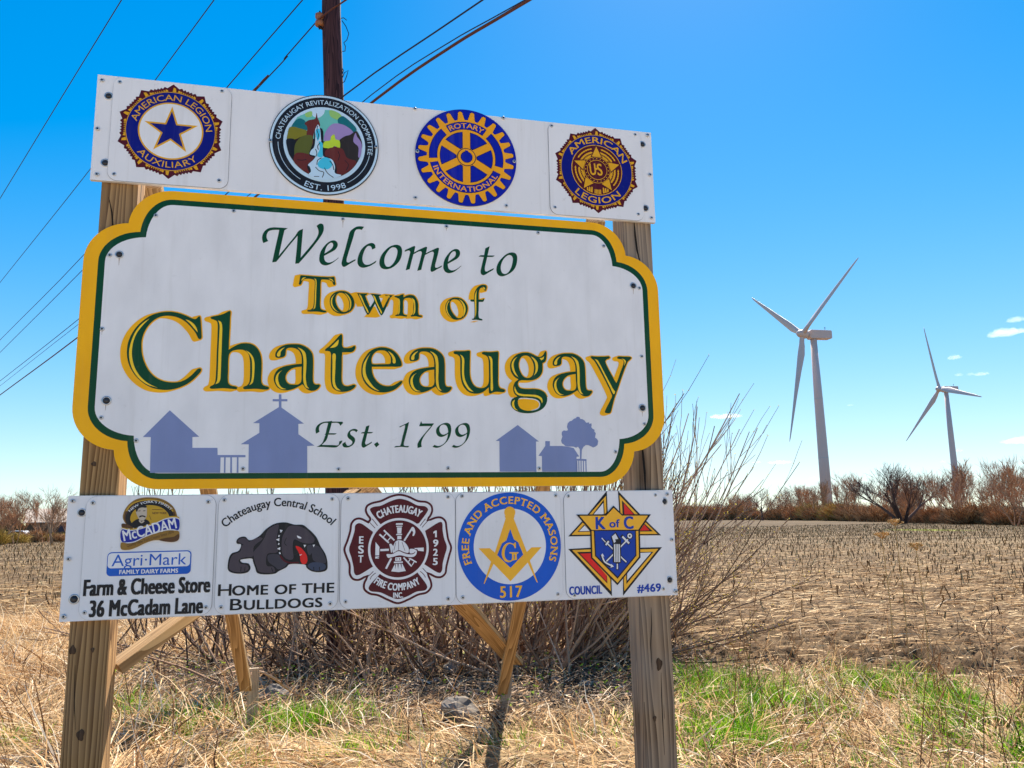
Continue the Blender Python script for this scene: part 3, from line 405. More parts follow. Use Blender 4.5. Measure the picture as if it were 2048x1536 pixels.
EMB = {'auxiliary': [('burst', (-0.9365, 3.2067), 0.1733), ('r', 'gold', 3, (-0.9365, 3.2067), 0.1733, 0.0, 0, 360), ('r', 'navy', 4, (-0.9365, 3.2067), 0.1707, 0.0, 0, 360), ('r', 'gold', 5, (-0.9365, 3.2067), 0.1256, 0.0, 0, 360), ('r', 'white', 6, (-0.9365, 3.2067), 0.1196, 0.0, 0, 360), ('star', 'gold', 7, (-0.9365, 3.2067), 0.1083), ('star', 'navy', 8, (-0.9365, 3.2067), 0.0866), ('a', 'gold', 5, 'AMERICAN LEGION', (-0.9365, 3.2067), 0.1343, 167, 5, 0.026, 0), ('a', 'gold', 5, 'AUXILIARY', (-0.9365, 3.2067), 0.1603, 219, 313, 0.026, 0)],
 'waterfall': [('r', 'black', 2, (-0.3199, 3.2087), 0.2292, 0.0, 0, 360), ('r', 'ice', 3, (-0.3199, 3.2087), 0.2258, 0.0, 0, 360), ('r', 'black', 4, (-0.3199, 3.2087), 0.2166, 0.0, 0, 360), ('r', 'ice', 5, (-0.3199, 3.2087), 0.1714, 0.0, 0, 360), ('r', 'wbrown', 6, (-0.3199, 3.2087), 0.1554, 0.0, 0, 360), ('p', 'wteal', 7, ['!-4760,32491 -4598,32783 -4362,33223 -4055,33413 -3745,33552 -3274,33675 -2958,33693 -2540,33494 -2216,33283 -1923,32964 -1725,32634 -1719,32181 -2770,32145 -4029,32361']), ('p', 'ice', 8, ['-3776,33566 -3495,33667 -3244,33713 -3270,33483 -3487,33284 -3708,33330']), ('p', 'wsage', 8, ['-4054,33396 -3776,33549 -3771,33323 -3989,33264']), ('p', 'wsage', 8, ['-3021,33686 -2605,33574 -2447,33328 -2663,33270 -2984,33410']), ('p', 'wdteal', 8, ['-2475,33466 -2217,33319 -1858,32901 -2048,32741 -2307,32923 -2628,33099 -2664,33305']), ('p', 'wdteal', 8, ['-4583,32785 -4298,33161 -4047,33084 -3943,32680 -4285,32644 -4534,32687']), ('p', 'wolive', 9, ['-4673,32706 -4505,32758 -4287,32713 -3974,32643 -3750,32424 -4153,32348 -4397,32203 -4747,32133 -4729,32494']), ('p', 'wred', 10, ['-3564,33492 -3525,33280 -3452,33114 -3416,32909 -3585,32753 -3687,32396 -3705,31844 -3890,31757 -3967,32367 -3947,32818 -4053,32945 -3891,33118 -3627,33217']), ('p', 'wgreen', 10, ['-4422,31978 -4153,32348 -3750,32424 -3737,31875 -3822,31491 -4404,31298 -4492,31698']), ('p', 'black', 10, ['-4773,32164 -4427,32166 -4448,31770 -4464,31225 -4623,31413 -4739,31742']), ('p', 'wlilac', 10, ['-3224,32479 -3083,32841 -2851,33075 -2533,33091 -2276,32997 -2000,32746 -2141,32556 -2395,32478 -2582,32250 -2641,32019 -3219,32237']), ('p', 'wdark', 11, ['-2598,32301 -2364,32533 -2142,32626 -1873,32829 -1692,32533 -1617,32261 -1651,31909 -1805,31443 -2028,31457 -2284,31536 -2607,31884']), ('p', 'wlime', 12, ['-3264,31964 -3212,32204 -2978,32290 -2934,32474 -2809,32574 -2742,32355 -2589,32319 -2576,31949 -2768,32041 -2924,31929 -3238,31925']), ('p', 'wlilac', 12, ['-1903,32738 -1847,32587 -1690,32376 -1629,32190 -1711,31608 -1769,31620 -1782,32105 -1994,32327']), ('p', 'wred', 12, ['-3142,31831 -2767,31989 -2449,31934 -2253,31556 -1853,31421 -1898,31262 -2148,30963 -2461,30746 -2714,30843 -2753,31250 -2978,31486 -3168,31554']), ('p', 'wred', 12, ['-4463,31191 -4380,31556 -3948,31581 -3634,31423 -3874,31077 -3765,30679 -3990,30760 -4241,30940']), ('p', 'black', 12, ['-3601,32751 -3319,32781 -3250,31752 -3103,31474 -2754,31284 -2697,30776 -3055,30641 -3709,30650 -3904,31040 -3602,31409 -3822,31525 -3768,31838 -3651,32193']), ('p', 'ice', 13, ['-3496,32953 -3413,32771 -3355,32258 -3297,31747 -3230,31514 -2882,31410 -2751,31113 -2745,30806 -2476,30734 -2803,30555 -3201,30431 -3550,30468 -3839,30645 -3743,30783 -3810,31014 -3873,31060 -3632,31355 -3573,31497 -3798,31561 -3765,31735 -3644,31885 -3593,32406 -3615,32680']), ('p', 'wcyan', 14, ['-3447,32180 -3305,32142 -3278,31749 -3285,31474 -3495,31505 -3394,31875']), ('p', 'wcyan', 14, ['-3472,31165 -3229,31479 -2945,31404 -2871,31136 -3061,30948 -3406,31001']), ('p', 'wcyan', 14, ['-3584,32684 -3444,32768 -3406,32426 -3495,32209 -3562,32409']), ('s', 'black', 15, '-3510,32899 -3537,32689 -3470,32488 -3496,32278', 0.0031), ('s', 'black', 15, '-3399,32116 -3490,31969 -3455,31800', 0.0031), ('s', 'black', 15, '-3580,31822 -3513,31623 -3557,31482', 0.0031), ('s', 'black', 15, '-3322,31436 -3475,31319 -3502,31111', 0.0031), ('s', 'black', 15, '-2975,31332 -2846,31173 -2795,30938', 0.0034), ('s', 'black', 15, '-3562,31004 -3403,30848 -3215,30797 -3272,30554', 0.0031), ('s', 'black', 15, '-3188,31004 -3058,30777 -2804,30596', 0.0031), ('s', 'black', 15, '-3614,30574 -3397,30587', 0.0027), ('s', 'black', 13, '-4311,31273 -4126,31257 -3942,31325', 0.0027), ('s', 'black', 13, '-2637,31812 -2570,31612 -2630,31399', 0.0028), ('s', 'black', 13, '-2346,31426 -2184,31235 -2275,30986', 0.0028), ('a', 'ice', 5, 'CHATEAUGAY REVITALIZATION COMMITTEE', (-0.3199, 3.2087), 0.1834, 178, -9, 0.0202, 0), ('a', 'ice', 5, 'EST. 1998', (-0.3199, 3.2087), 0.2097, 247, 297, 0.0241, 0), ('r', 'ice', 5, (-0.3199, 3.2087), 0.1939, 0.1916, 182, 240), ('r', 'ice', 5, (-0.3199, 3.2087), 0.1939, 0.1916, 301, 350)],
 'gear': [('rotary', (0.2999, 3.2101), 0.2303)],
 'legion': [('burst', (0.9197, 3.2071), 0.176), ('r', 'gold', 3, (0.9197, 3.2071), 0.176, 0.0, 0, 360), ('r', 'navy', 4, (0.9197, 3.2071), 0.1734, 0.0, 0, 360), ('r', 'gold', 5, (0.9197, 3.2071), 0.125, 0.0, 0, 360), ('r', 'maroon', 6, (0.9197, 3.2071), 0.1214, 0.0, 0, 360), ('wreath', (0.9197, 3.2071), 0.176), ('star5', (0.9197, 3.2071), 0.176), ('r', 'gold', 9, (0.9197, 3.2071), 0.066, 0.0, 0, 360), ('r', 'maroon', 10, (0.9197, 3.2071), 0.0634, 0.0, 0, 360), ('dots', (0.9197, 3.2071), 0.0563), ('r', 'gold', 11, (0.9197, 3.2071), 0.0493, 0.0, 0, 360), ('r', 'maroon', 12, (0.9197, 3.2071), 0.0466, 0.0, 0, 360), ('t', 'gold', 13, 'U', (0.8865, 3.1793), (0.9141, 3.1818), 0.0553, 1), ('t', 'gold', 13, 'S', (0.9229, 3.1801), (0.9461, 3.1822), 0.0561, 1), ('t', 'gold', 13, '·', (0.9153, 3.1844), (0.922, 3.185), 0.0529, 1), ('a', 'gold', 5, 'AMERICAN', (0.9197, 3.2071), 0.1346, 151, 20, 0.029, 1), ('a', 'gold', 5, 'LEGION', (0.9197, 3.2071), 0.1628, 226, 315, 0.029, 1)],
 'dairy': [('p', 'lgold2', 3, ['-10262,16325 -10260,16554 -10137,16814 -9904,17025 -9631,17111 -9368,17122 -9071,17092 -8784,16979 -8523,16759 -8401,16525 -8374,16292 -8766,16002 -10000,16026']), ('p', 'lbrown', 4, ['-10215,16308 -10213,16536 -10089,16781 -9871,16982 -9613,17062 -9366,17072 -9084,17046 -8813,16936 -8568,16727 -8447,16509 -8420,16276 -8766,16002 -10000,16026']), ('s', 'lgold', 5, '-10157,16618 -10045,16813 -9868,16942 -9626,17012 -9363,17029 -9098,16999 -8843,16896 -8647,16744 -8513,16576', 0.0046), ('p', 'black', 6, ['-10168,16290 -10158,16486 -10054,16698 -9850,16893 -9608,16972 -9361,16986 -9095,16956 -8841,16857 -8612,16661 -8498,16460 -8473,16261 -8766,16002 -10000,16026']), ('p', 'lgold', 7, ['-9999,16271 -9994,16451 -9882,16646 -9674,16775 -9368,16830 -9055,16780 -8814,16647 -8671,16463 -8650,16297 -9084,16140 -9851,16089']), ('p', 'black', 8, ['-10003,16075 -9904,16220 -9741,16316 -9526,16312 -9368,16244 -9297,16078 -9692,15987']), ('p', 'lskin', 9, ['-9796,16744 -9645,16801 -9473,16756 -9441,16574 -9452,16376 -9538,16263 -9662,16265 -9762,16414 -9823,16580']), ('p', 'black', 10, ['-9819,16612 -9820,16744 -9723,16825 -9585,16840 -9459,16789 -9472,16739 -9642,16742 -9747,16694 -9787,16579']), ('p', 'black', 10, ['-9700,16413 -9595,16451 -9475,16403 -9483,16370 -9592,16405 -9689,16374']), ('s', 'black', 10, '-9742,16611 -9666,16623', 0.0026), ('s', 'black', 10, '-9573,16615 -9496,16621', 0.0026), ('s', 'lskin', 9, '-9692,16266 -9611,16182 -9522,16246', 0.0052), ('s', 'lbrown', 8, '-9266,16664 -8892,16648', 0.002), ('s', 'lbrown', 8, '-9347,16441 -9277,16275', 0.0016), ('t', 'lbrown', 8, 'NEW YORK', (-0.9242, 1.6488), (-0.8743, 1.648), 0.0083, 1), ('a', 'white', 8, "NEW YORK'S FINEST", (-0.93, 1.5941), 0.0973, 138.76, 44.28, 0.0086, 1), ('p', 'lbrown', 8, ['-10294,16146 -10191,16150 -9909,16024 -9905,15959 -10059,15978 -10274,16015']), ('p', 'lgold', 9, ['-10286,16006 -9997,15961 -9754,15989 -9391,16096 -9089,16239 -8784,16365 -8505,16410 -8293,16364 -8289,16291 -8502,16334 -8781,16299 -9054,16165 -9387,16031 -9750,15923 -10023,15896 -10282,15947']), ('p', 'white', 9, ['-10289,15967 -9994,15912 -9751,15936 -9388,16047 -9055,16189 -8782,16316 -8503,16354 -8290,16307 -8277,15834 -8479,15878 -8759,15864 -9187,15748 -9518,15608 -9786,15468 -10027,15426 -10266,15464']), ('p', 'lblue', 10, ['-10281,15934 -9992,15883 -9749,15907 -9386,16014 -9053,16156 -8780,16283 -8501,16321 -8298,16277 -8291,15877 -8481,15911 -8761,15897 -9189,15781 -9520,15641 -9787,15501 -10029,15458 -10259,15496']), ('p', 'lgold2', 10, ['-10265,15454 -10027,15422 -9785,15462 -9518,15602 -9186,15732 -8758,15854 -8478,15864 -8276,15827 -8267,15514 -8426,15436 -8676,15448 -8958,15514 -9174,15503 -9476,15396 -9714,15272 -9983,15182 -10257,15215']), ('p', 'lbrown', 11, ['-8958,15520 -8745,15591 -8436,15633 -8278,15728 -8265,15531 -8395,15442 -8644,15441']), ('t', 'white', 12, 'McCADAM', (-1.0169, 1.551), (-0.8351, 1.5954), 0.039, 1), ('t', 'lbrown', 12, 'Quality New York Cheese Since 1876', (-1.0049, 1.528), (-0.8443, 1.5771), 0.0111, 0), ('rr', 'lblue2', 3, [(-1.0719, 1.4236), (-1.0719, 1.5124), (-0.7793, 1.5095), (-0.7781, 1.4234)],
 0.0157), ('rr', 'white', 4, [(-1.0704, 1.4532), (-1.0684, 1.5085), (-0.7826, 1.5056), (-0.7829, 1.451)],
 0.0127), ('t', 'lblue2', 5, 'Agri·Mark', (-1.0558, 1.4594), (-0.7954, 1.4589), 0.042, 0), ('t', 'white', 5, 'FAMILY DAIRY FARMS', (-1.027, 1.4304), (-0.824, 1.4295), 0.0147, 2), ('t', 'black', 3, 'Farm & Cheese Store', (-1.1431, 1.3565), (-0.7085, 1.354), 0.056, 2), ('t', 'black', 3, '36 McCadam Lane', (-1.1191, 1.2808), (-0.7312, 1.278), 0.0563, 2)],
 'dog': [('a', 'black', 3, 'Chateaugay Central School', (-0.4601, 1.3851), 0.2879, 133.71, 46.72, 0.0316, 1), ('t', 'black', 3, 'H', (-0.6768, 1.3376), (-0.6298, 1.3373), 0.0423, 1), ('t', 'black', 3, 'OME', (-0.625, 1.3375), (-0.4962, 1.3364), 0.0353, 2), ('t', 'black', 3, 'OF', (-0.4692, 1.336), (-0.3923, 1.3356), 0.0348, 2), ('t', 'black', 3, 'THE', (-0.3671, 1.336), (-0.2466, 1.3347), 0.0361, 2), ('t', 'black', 3, 'B', (-0.6315, 1.2828), (-0.5888, 1.2822), 0.0413, 1), ('t', 'black', 3, 'ULLDOGS', (-0.5805, 1.2828), (-0.2912, 1.2813), 0.0343, 2), ('p', 'black', 3, ['-6183,15406 -6091,15537 -5866,15572 -5698,15434 -5344,15587 -5090,15852 -4766,16049 -4369,16093 -4032,16001 -3696,15978 -3490,15820 -3318,15662 -3161,15470 -3019,15160 -2809,14813 -2727,14471 -2753,14217 -3014,14135 -3351,14193 -3539,14344 -3557,14422 -3759,14468 -4191,14465 -4287,14367 -4580,14219 -4709,14137 -5362,14178 -5451,14387 -5540,14622 -5569,14723 -5835,14730 -6011,14686 -5944,14601 -5699,14544 -5622,14375 -5720,14223 -6137,14184 -6424,14302 -6462,14534 -6358,14928 -6073,15053 -6011,15285 -6148,15311']), ('p', 'dgrey', 4, ['-6135,15404 -6057,15496 -5880,15519 -5729,15378 -5888,15282 -6052,15352']), ('p', 'dgrey', 4, ['-5967,15233 -5696,15377 -5310,15536 -5210,15483 -5527,15189 -5547,14822 -5838,14790 -6060,14704 -6023,14570 -5762,14496 -5693,14378 -5771,14281 -6140,14243 -6384,14350 -6407,14532 -6308,14877 -6024,15018']), ('p', 'dgrey', 4, ['-5145,15516 -5023,15817 -4748,15998 -4633,16013 -4657,15708 -4696,15370 -4635,14964 -4995,14907 -5055,14741 -5013,14440 -4782,14399 -4711,14213 -5299,14232 -5403,14418 -5493,14687 -5520,14988 -5332,15218']), ('p', 'dgrey2', 4, ['-4993,14840 -4599,14863 -4461,14657 -4259,14551 -4354,14386 -4582,14293 -4716,14397 -4969,14605']), ('p', 'dgrey', 4, ['-4360,15769 -4231,15937 -3897,15947 -3557,15787 -3384,15612 -3244,15404 -3309,15269 -3713,15296 -4017,15422 -4077,15152 -4047,14679 -4196,14649 -4432,14824 -4494,15230 -4469,15534']), ('p', 'dgrey2', 4, ['-3273,15166 -3069,15127 -2859,14781 -2792,14507 -2920,14477 -3260,14588 -3332,14828']), ('p', 'dblue', 5, ['-3490,14393 -3359,14507 -3090,14516 -2818,14423 -2808,14270 -3049,14193 -3319,14236']), ('p', 'dgrey2', 5, ['-3508,15172 -3341,15202 -3318,14929 -3432,14797 -3521,15002']), ('p', 'red', 6, ['-3960,15166 -3809,15129 -3655,14989 -3533,14799 -3501,14595 -3559,14479 -3675,14466 -3762,14603 -3802,14841']), ('p', 'white', 6, ['-3921,15573 -3751,15484 -3767,15457 -3885,15487']), ('p', 'white', 6, ['!-3660,15210 -3560,15200 -3624,15107']), ('p', 'white', 6, ['!-3314,15201 -3223,15206 -3278,15105']), ('p', 'white', 7, ['!-3818,14824 -3709,14855 -3767,14796']), ('p', 'white', 6, ['!-4577,15815 -4467,15788 -4540,15688']), ('p', 'white', 6, ['!-4715,15438 -4584,15486 -4587,15368']), ('p', 'white', 6, ['!-4655,15083 -4541,15147 -4544,15029']), ('s', 'white', 6, '-4588,15604 -4612,15537', 0.0047), ('s', 'white', 6, '-4595,15300 -4610,15233', 0.0047), ('s', 'white', 6, '-4568,14946 -4533,14878', 0.0047), ('s', 'maroon', 6, '-4532,14827 -4394,14638 -4193,14542 -3827,14538', 0.0061), ('s', 'black', 5, '-4319,15497 -4380,15295 -4310,15192', 0.0027), ('s', 'black', 6, '-5970,14436 -5979,14254', 0.0026), ('s', 'black', 6, '-5825,14431 -5835,14266', 0.0027), ('s', 'black', 6, '-4847,14368 -4793,14216', 0.0027), ('s', 'black', 6, '-3254,14352 -3244,14216', 0.0027), ('s', 'black', 6, '-3036,14345 -3022,14202', 0.0027)],
 'fire': [('p', 'maroon', 3, ['-1122,16160 -1237,16324 -1304,16519 -1242,16714 -1032,16835 -673,16919 -280,17095 83,17164 449,17087 850,16901 1220,16847 1422,16695 1472,16478 1404,16264 1287,16111c 1590,16218 1826,16208 2012,16039 2061,15741 2127,15311 2250,14963 2157,14589 2054,14201 2002,13910 1818,13755 1584,13756 1295,13902c 1417,13608 1417,13383 1218,13166 856,13085 464,12910 42,12785 -379,12944 -767,13133 -1087,13208 -1319,13406 -1332,13642 -1223,13875c -1509,13749 -1747,13798 -1893,14008 -1915,14387 -2031,14675 -2125,14995 -2010,15342 -1904,15723 -1861,16012 -1703,16196 -1478,16231 -1169,16089c']), ('off', 'white', 4, ['-1122,16160 -1237,16324 -1304,16519 -1242,16714 -1032,16835 -673,16919 -280,17095 83,17164 449,17087 850,16901 1220,16847 1422,16695 1472,16478 1404,16264 1287,16111c 1590,16218 1826,16208 2012,16039 2061,15741 2127,15311 2250,14963 2157,14589 2054,14201 2002,13910 1818,13755 1584,13756 1295,13902c 1417,13608 1417,13383 1218,13166 856,13085 464,12910 42,12785 -379,12944 -767,13133 -1087,13208 -1319,13406 -1332,13642 -1223,13875c -1509,13749 -1747,13798 -1893,14008 -1915,14387 -2031,14675 -2125,14995 -2010,15342 -1904,15723 -1861,16012 -1703,16196 -1478,16231 -1169,16089c'],
 -0.0084), ('p', 'maroon', 5, ['-1060,16451 -1094,16565 -965,16645 -671,16690 -279,16865 84,16959 450,16872 817,16686 1153,16632 1260,16515 1203,16383 885,15961c 453,15871 -206,15883 -681,15957c']), ('p', 'maroon', 5, ['-1667,15928 -1507,16012 -970,15656c -1044,14999 -939,14294c -1575,13966 -1672,14032 -1723,14318 -1808,14669 -1902,14989 -1802,15337 -1696,15719']), ('p', 'maroon', 5, ['1792,16003 1136,15654c 1286,14938 1093,14321c 1735,13952 1825,14046 1860,14337 1938,14628 2031,14985 1924,15315 1858,15679 1849,15926']), ('p', 'maroon', 5, ['-679,13993c -1116,13477 -1057,13348 -640,13270 -251,13081 41,12990 398,13071 790,13246 1152,13297 1225,13422 822,14007c 460,13929 -355,13956']), ('s', 'maroon', 5, '-1160,16102 -1071,15997 -884,15799', 0.0026), ('s', 'maroon', 5, '-1008,16174 -942,16092 -788,15895', 0.0026), ('s', 'maroon', 5, '1320,16084 1219,16020 1019,15794', 0.0026), ('s', 'maroon', 5, '1152,16137 1086,16056 935,15861', 0.0026), ('s', 'maroon', 5, '-1207,13874 -1096,13950 -937,14103', 0.0025), ('s', 'maroon', 5, '-1062,13790 -999,13915 -840,14036', 0.0025), ('s', 'maroon', 5, '1302,13901 1219,13969 1036,14168', 0.0026), ('s', 'maroon', 5, '1152,13794 1086,13908 937,14042', 0.0026), ('r', 'white', 6, (0.0065, 1.4964), 0.1221, 0.0, 0, 360), ('r', 'maroon', 7, (0.0065, 1.4964), 0.1129, 0.0, 0, 360), ('a', 'white', 8, 'CHATEAUGAY', (0.0121, 1.4896), 0.1515, 123.52, 59.42, 0.0289, 2), ('a', 'white', 8, 'FIRE COMPANY', (0.0074, 1.4969), 0.1644, 232.83, 302.11, 0.0267, 2), ('t', 'white', 8, 'INC.', (-0.0138, 1.3048), (0.0242, 1.3042), 0.0196, 2), ('t', 'white', 8, 'E', (-0.1506, 1.5209), (-0.1358, 1.5205), 0.0275, 2), ('t', 'white', 8, 'S', (-0.1533, 1.4826), (-0.1341, 1.4821), 0.0297, 2), ('t', 'white', 8, 'T', (-0.1528, 1.447), (-0.1359, 1.4465), 0.027, 2), ('t', 'white', 8, '9', (0.147, 1.5015), (0.1661, 1.501), 0.0271, 2), ('t', 'white', 8, '2', (0.1469, 1.465), (0.1643, 1.4646), 0.0267, 2), ('t', 'white', 8, '5', (0.1458, 1.4284), (0.1635, 1.4279), 0.0269, 2), ('p', 'white', 8, ['!1474,15595 1548,15652 1615,15654 1615,15381 1544,15383 1544,15560 1474,15532']), ('p', 'white', 8, ['!-49,15978 221,15980 228,15914 -55,15913']), ('p', 'white', 8, ['!-35,15874 205,15875 205,15836 -35,15834']), ('p', 'white', 8, ['!-8,15808 183,15811 164,15567 9,15564']), ('p', 'white', 8, ['!-40,15549 197,15550 197,15504 -40,15503']), ('p', 'white', 8, ['!10,15470 164,15473 175,15343 1,15334']), ('p', 'white', 8, ['!-862,15251 -705,15054 -718,14718 -870,14722']), ('p', 'white', 8, ['!-869,14680 -717,14686 -717,14651 -814,14641 -717,14622 -717,14599 -868,14601']), ('p', 'white', 8, ['!688,14970 1079,14983 1079,14830 787,14870']), ('p', 'white', 8, ['586,15803 659,15814 736,15620 670,15458 620,15469 646,15605 570,15712']), ('p', 'white', 8, ['!-67,14619 162,14626 169,14484 -73,14485']), ('p', 'white', 8, ['!-125,14454 235,14456 235,14402 -124,14396']), ('p', 'white', 8, ['!-82,14363 213,14367 355,14077 67,14038 -233,14080']), ('s', 'white', 8, '-710,15553 -332,15206', 0.0065), ('s', 'white', 8, '-538,15711 -110,15297', 0.0065), ('s', 'white', 8, '-562,15437 -433,15580', 0.0042), ('s', 'white', 8, '-398,15272 -236,15446', 0.0042), ('s', 'white', 8, '284,15272 619,15786', 0.0071), ('s', 'white', 8, '-671,14925 -330,14932', 0.0083), ('s', 'white', 8, '261,14610 591,14246', 0.0058), ('s', 'white', 8, '458,14604 788,14401', 0.0052), ('s', 'white', 8, '458,14427 540,14554', 0.0039), ('s', 'white', 8, '607,14294 705,14452', 0.0039), ('s', 'white', 8, '-230,14592 -438,14189', 0.0077), ('p', 'maroon', 9, ['-201,15090 -87,15265 60,15332 274,15272 456,15089 529,14893 820,14918 827,14723 722,14597 458,14588 96,14679 -197,14607 -392,14580 -458,14695 -362,14804 -231,14785 -348,15167 -234,15197']), ('p', 'white', 10, ['-142,15104 -64,15248 60,15300 251,15250 407,15084 473,14927 451,14792 292,14819 62,14906 -159,14808 -173,14944']), ('p', 'white', 10, ['-420,14751 -198,14758 63,14867 293,14777 523,14725 672,14744 738,14816 655,14906 787,14870 781,14741 688,14637 458,14624 113,14704 -197,14639 -360,14618']), ('p', 'white', 10, ['!-319,15160 -240,15171 -155,15072 -199,14832 -238,14810']), ('p', 'white', 10, ['506,14926 655,14939 737,14888 688,14792 523,14770']), ('s', 'maroon', 11, '60,15261 62,14912', 0.0019), ('s', 'maroon', 11, '-54,15215 -127,14910', 0.0016), ('s', 'maroon', 11, '192,15232 319,14866', 0.0016), ('p', 'maroon', 9, ['!-82,14357 -42,14355 -64,14154']), ('p', 'maroon', 9, ['!16,14360 69,14358 44,14161']), ('p', 'maroon', 9, ['!137,14363 180,14362 204,14156']), ('p', 'maroon', 9, ['!-27,14586 -7,14505 18,14585']), ('p', 'maroon', 9, ['!71,14583 97,14502 120,14582'])],
 'compass': [('r', 'mblue', 3, (0.4706, 1.4952), 0.2219, 0.0, 0, 360), ('r', 'white', 4, (0.4706, 1.4952), 0.1553, 0.0, 0, 360), ('p', 'mgold', 5, ['!4532,16107 4872,16101 5421,14689 5628,14875 6065,14871 5542,14338 5866,13427 5815,13446 5448,14254 4693,13514 3983,14246 3589,13457 3554,13462 3876,14335 3357,14892 3834,14887 4044,14702']), ('r', 'mgold', 6, (0.4712, 1.6343), 0.0239, 0, 0, 360), ('p', 'mgold', 6, ['!4478,16196 4531,16089 4872,16084 4926,16188']), ('p', 'mblue', 6, ['!4717,15655 4870,15219 5051,15099 5261,14589 4703,14059 4143,14603 4357,15071 4548,15191']), ('p', 'mgold', 7, ['4934,15102 4944,14869c 4893,14859c 4840,14982 4713,15041 4604,15016 4510,14887 4464,14715 4478,14507 4556,14394 4664,14357 4752,14389 4757,14638 4670,14654 4671,14702c 5057,14692c 5046,14644 4987,14624 4982,14382c 4890,14374 4810,14359 4663,14295 4483,14334 4359,14510 4337,14718 4402,14924 4531,15053 4696,15090 4841,15045']), ('s', 'mblue', 8, '4595,14919 4569,14712 4594,14504', 0.0024), ('s', 'mblue', 8, '4869,14600 4870,14427', 0.0028), ('a', 'mgold', 4, 'FREE AND ACCEPTED MASONS', (0.4714, 1.4941), 0.1763, 201.66, -19.65, 0.0297, 3), ('t', 'mgold', 4, '517', (0.4249, 1.2873), (0.518, 1.2877), 0.0447, 3)],
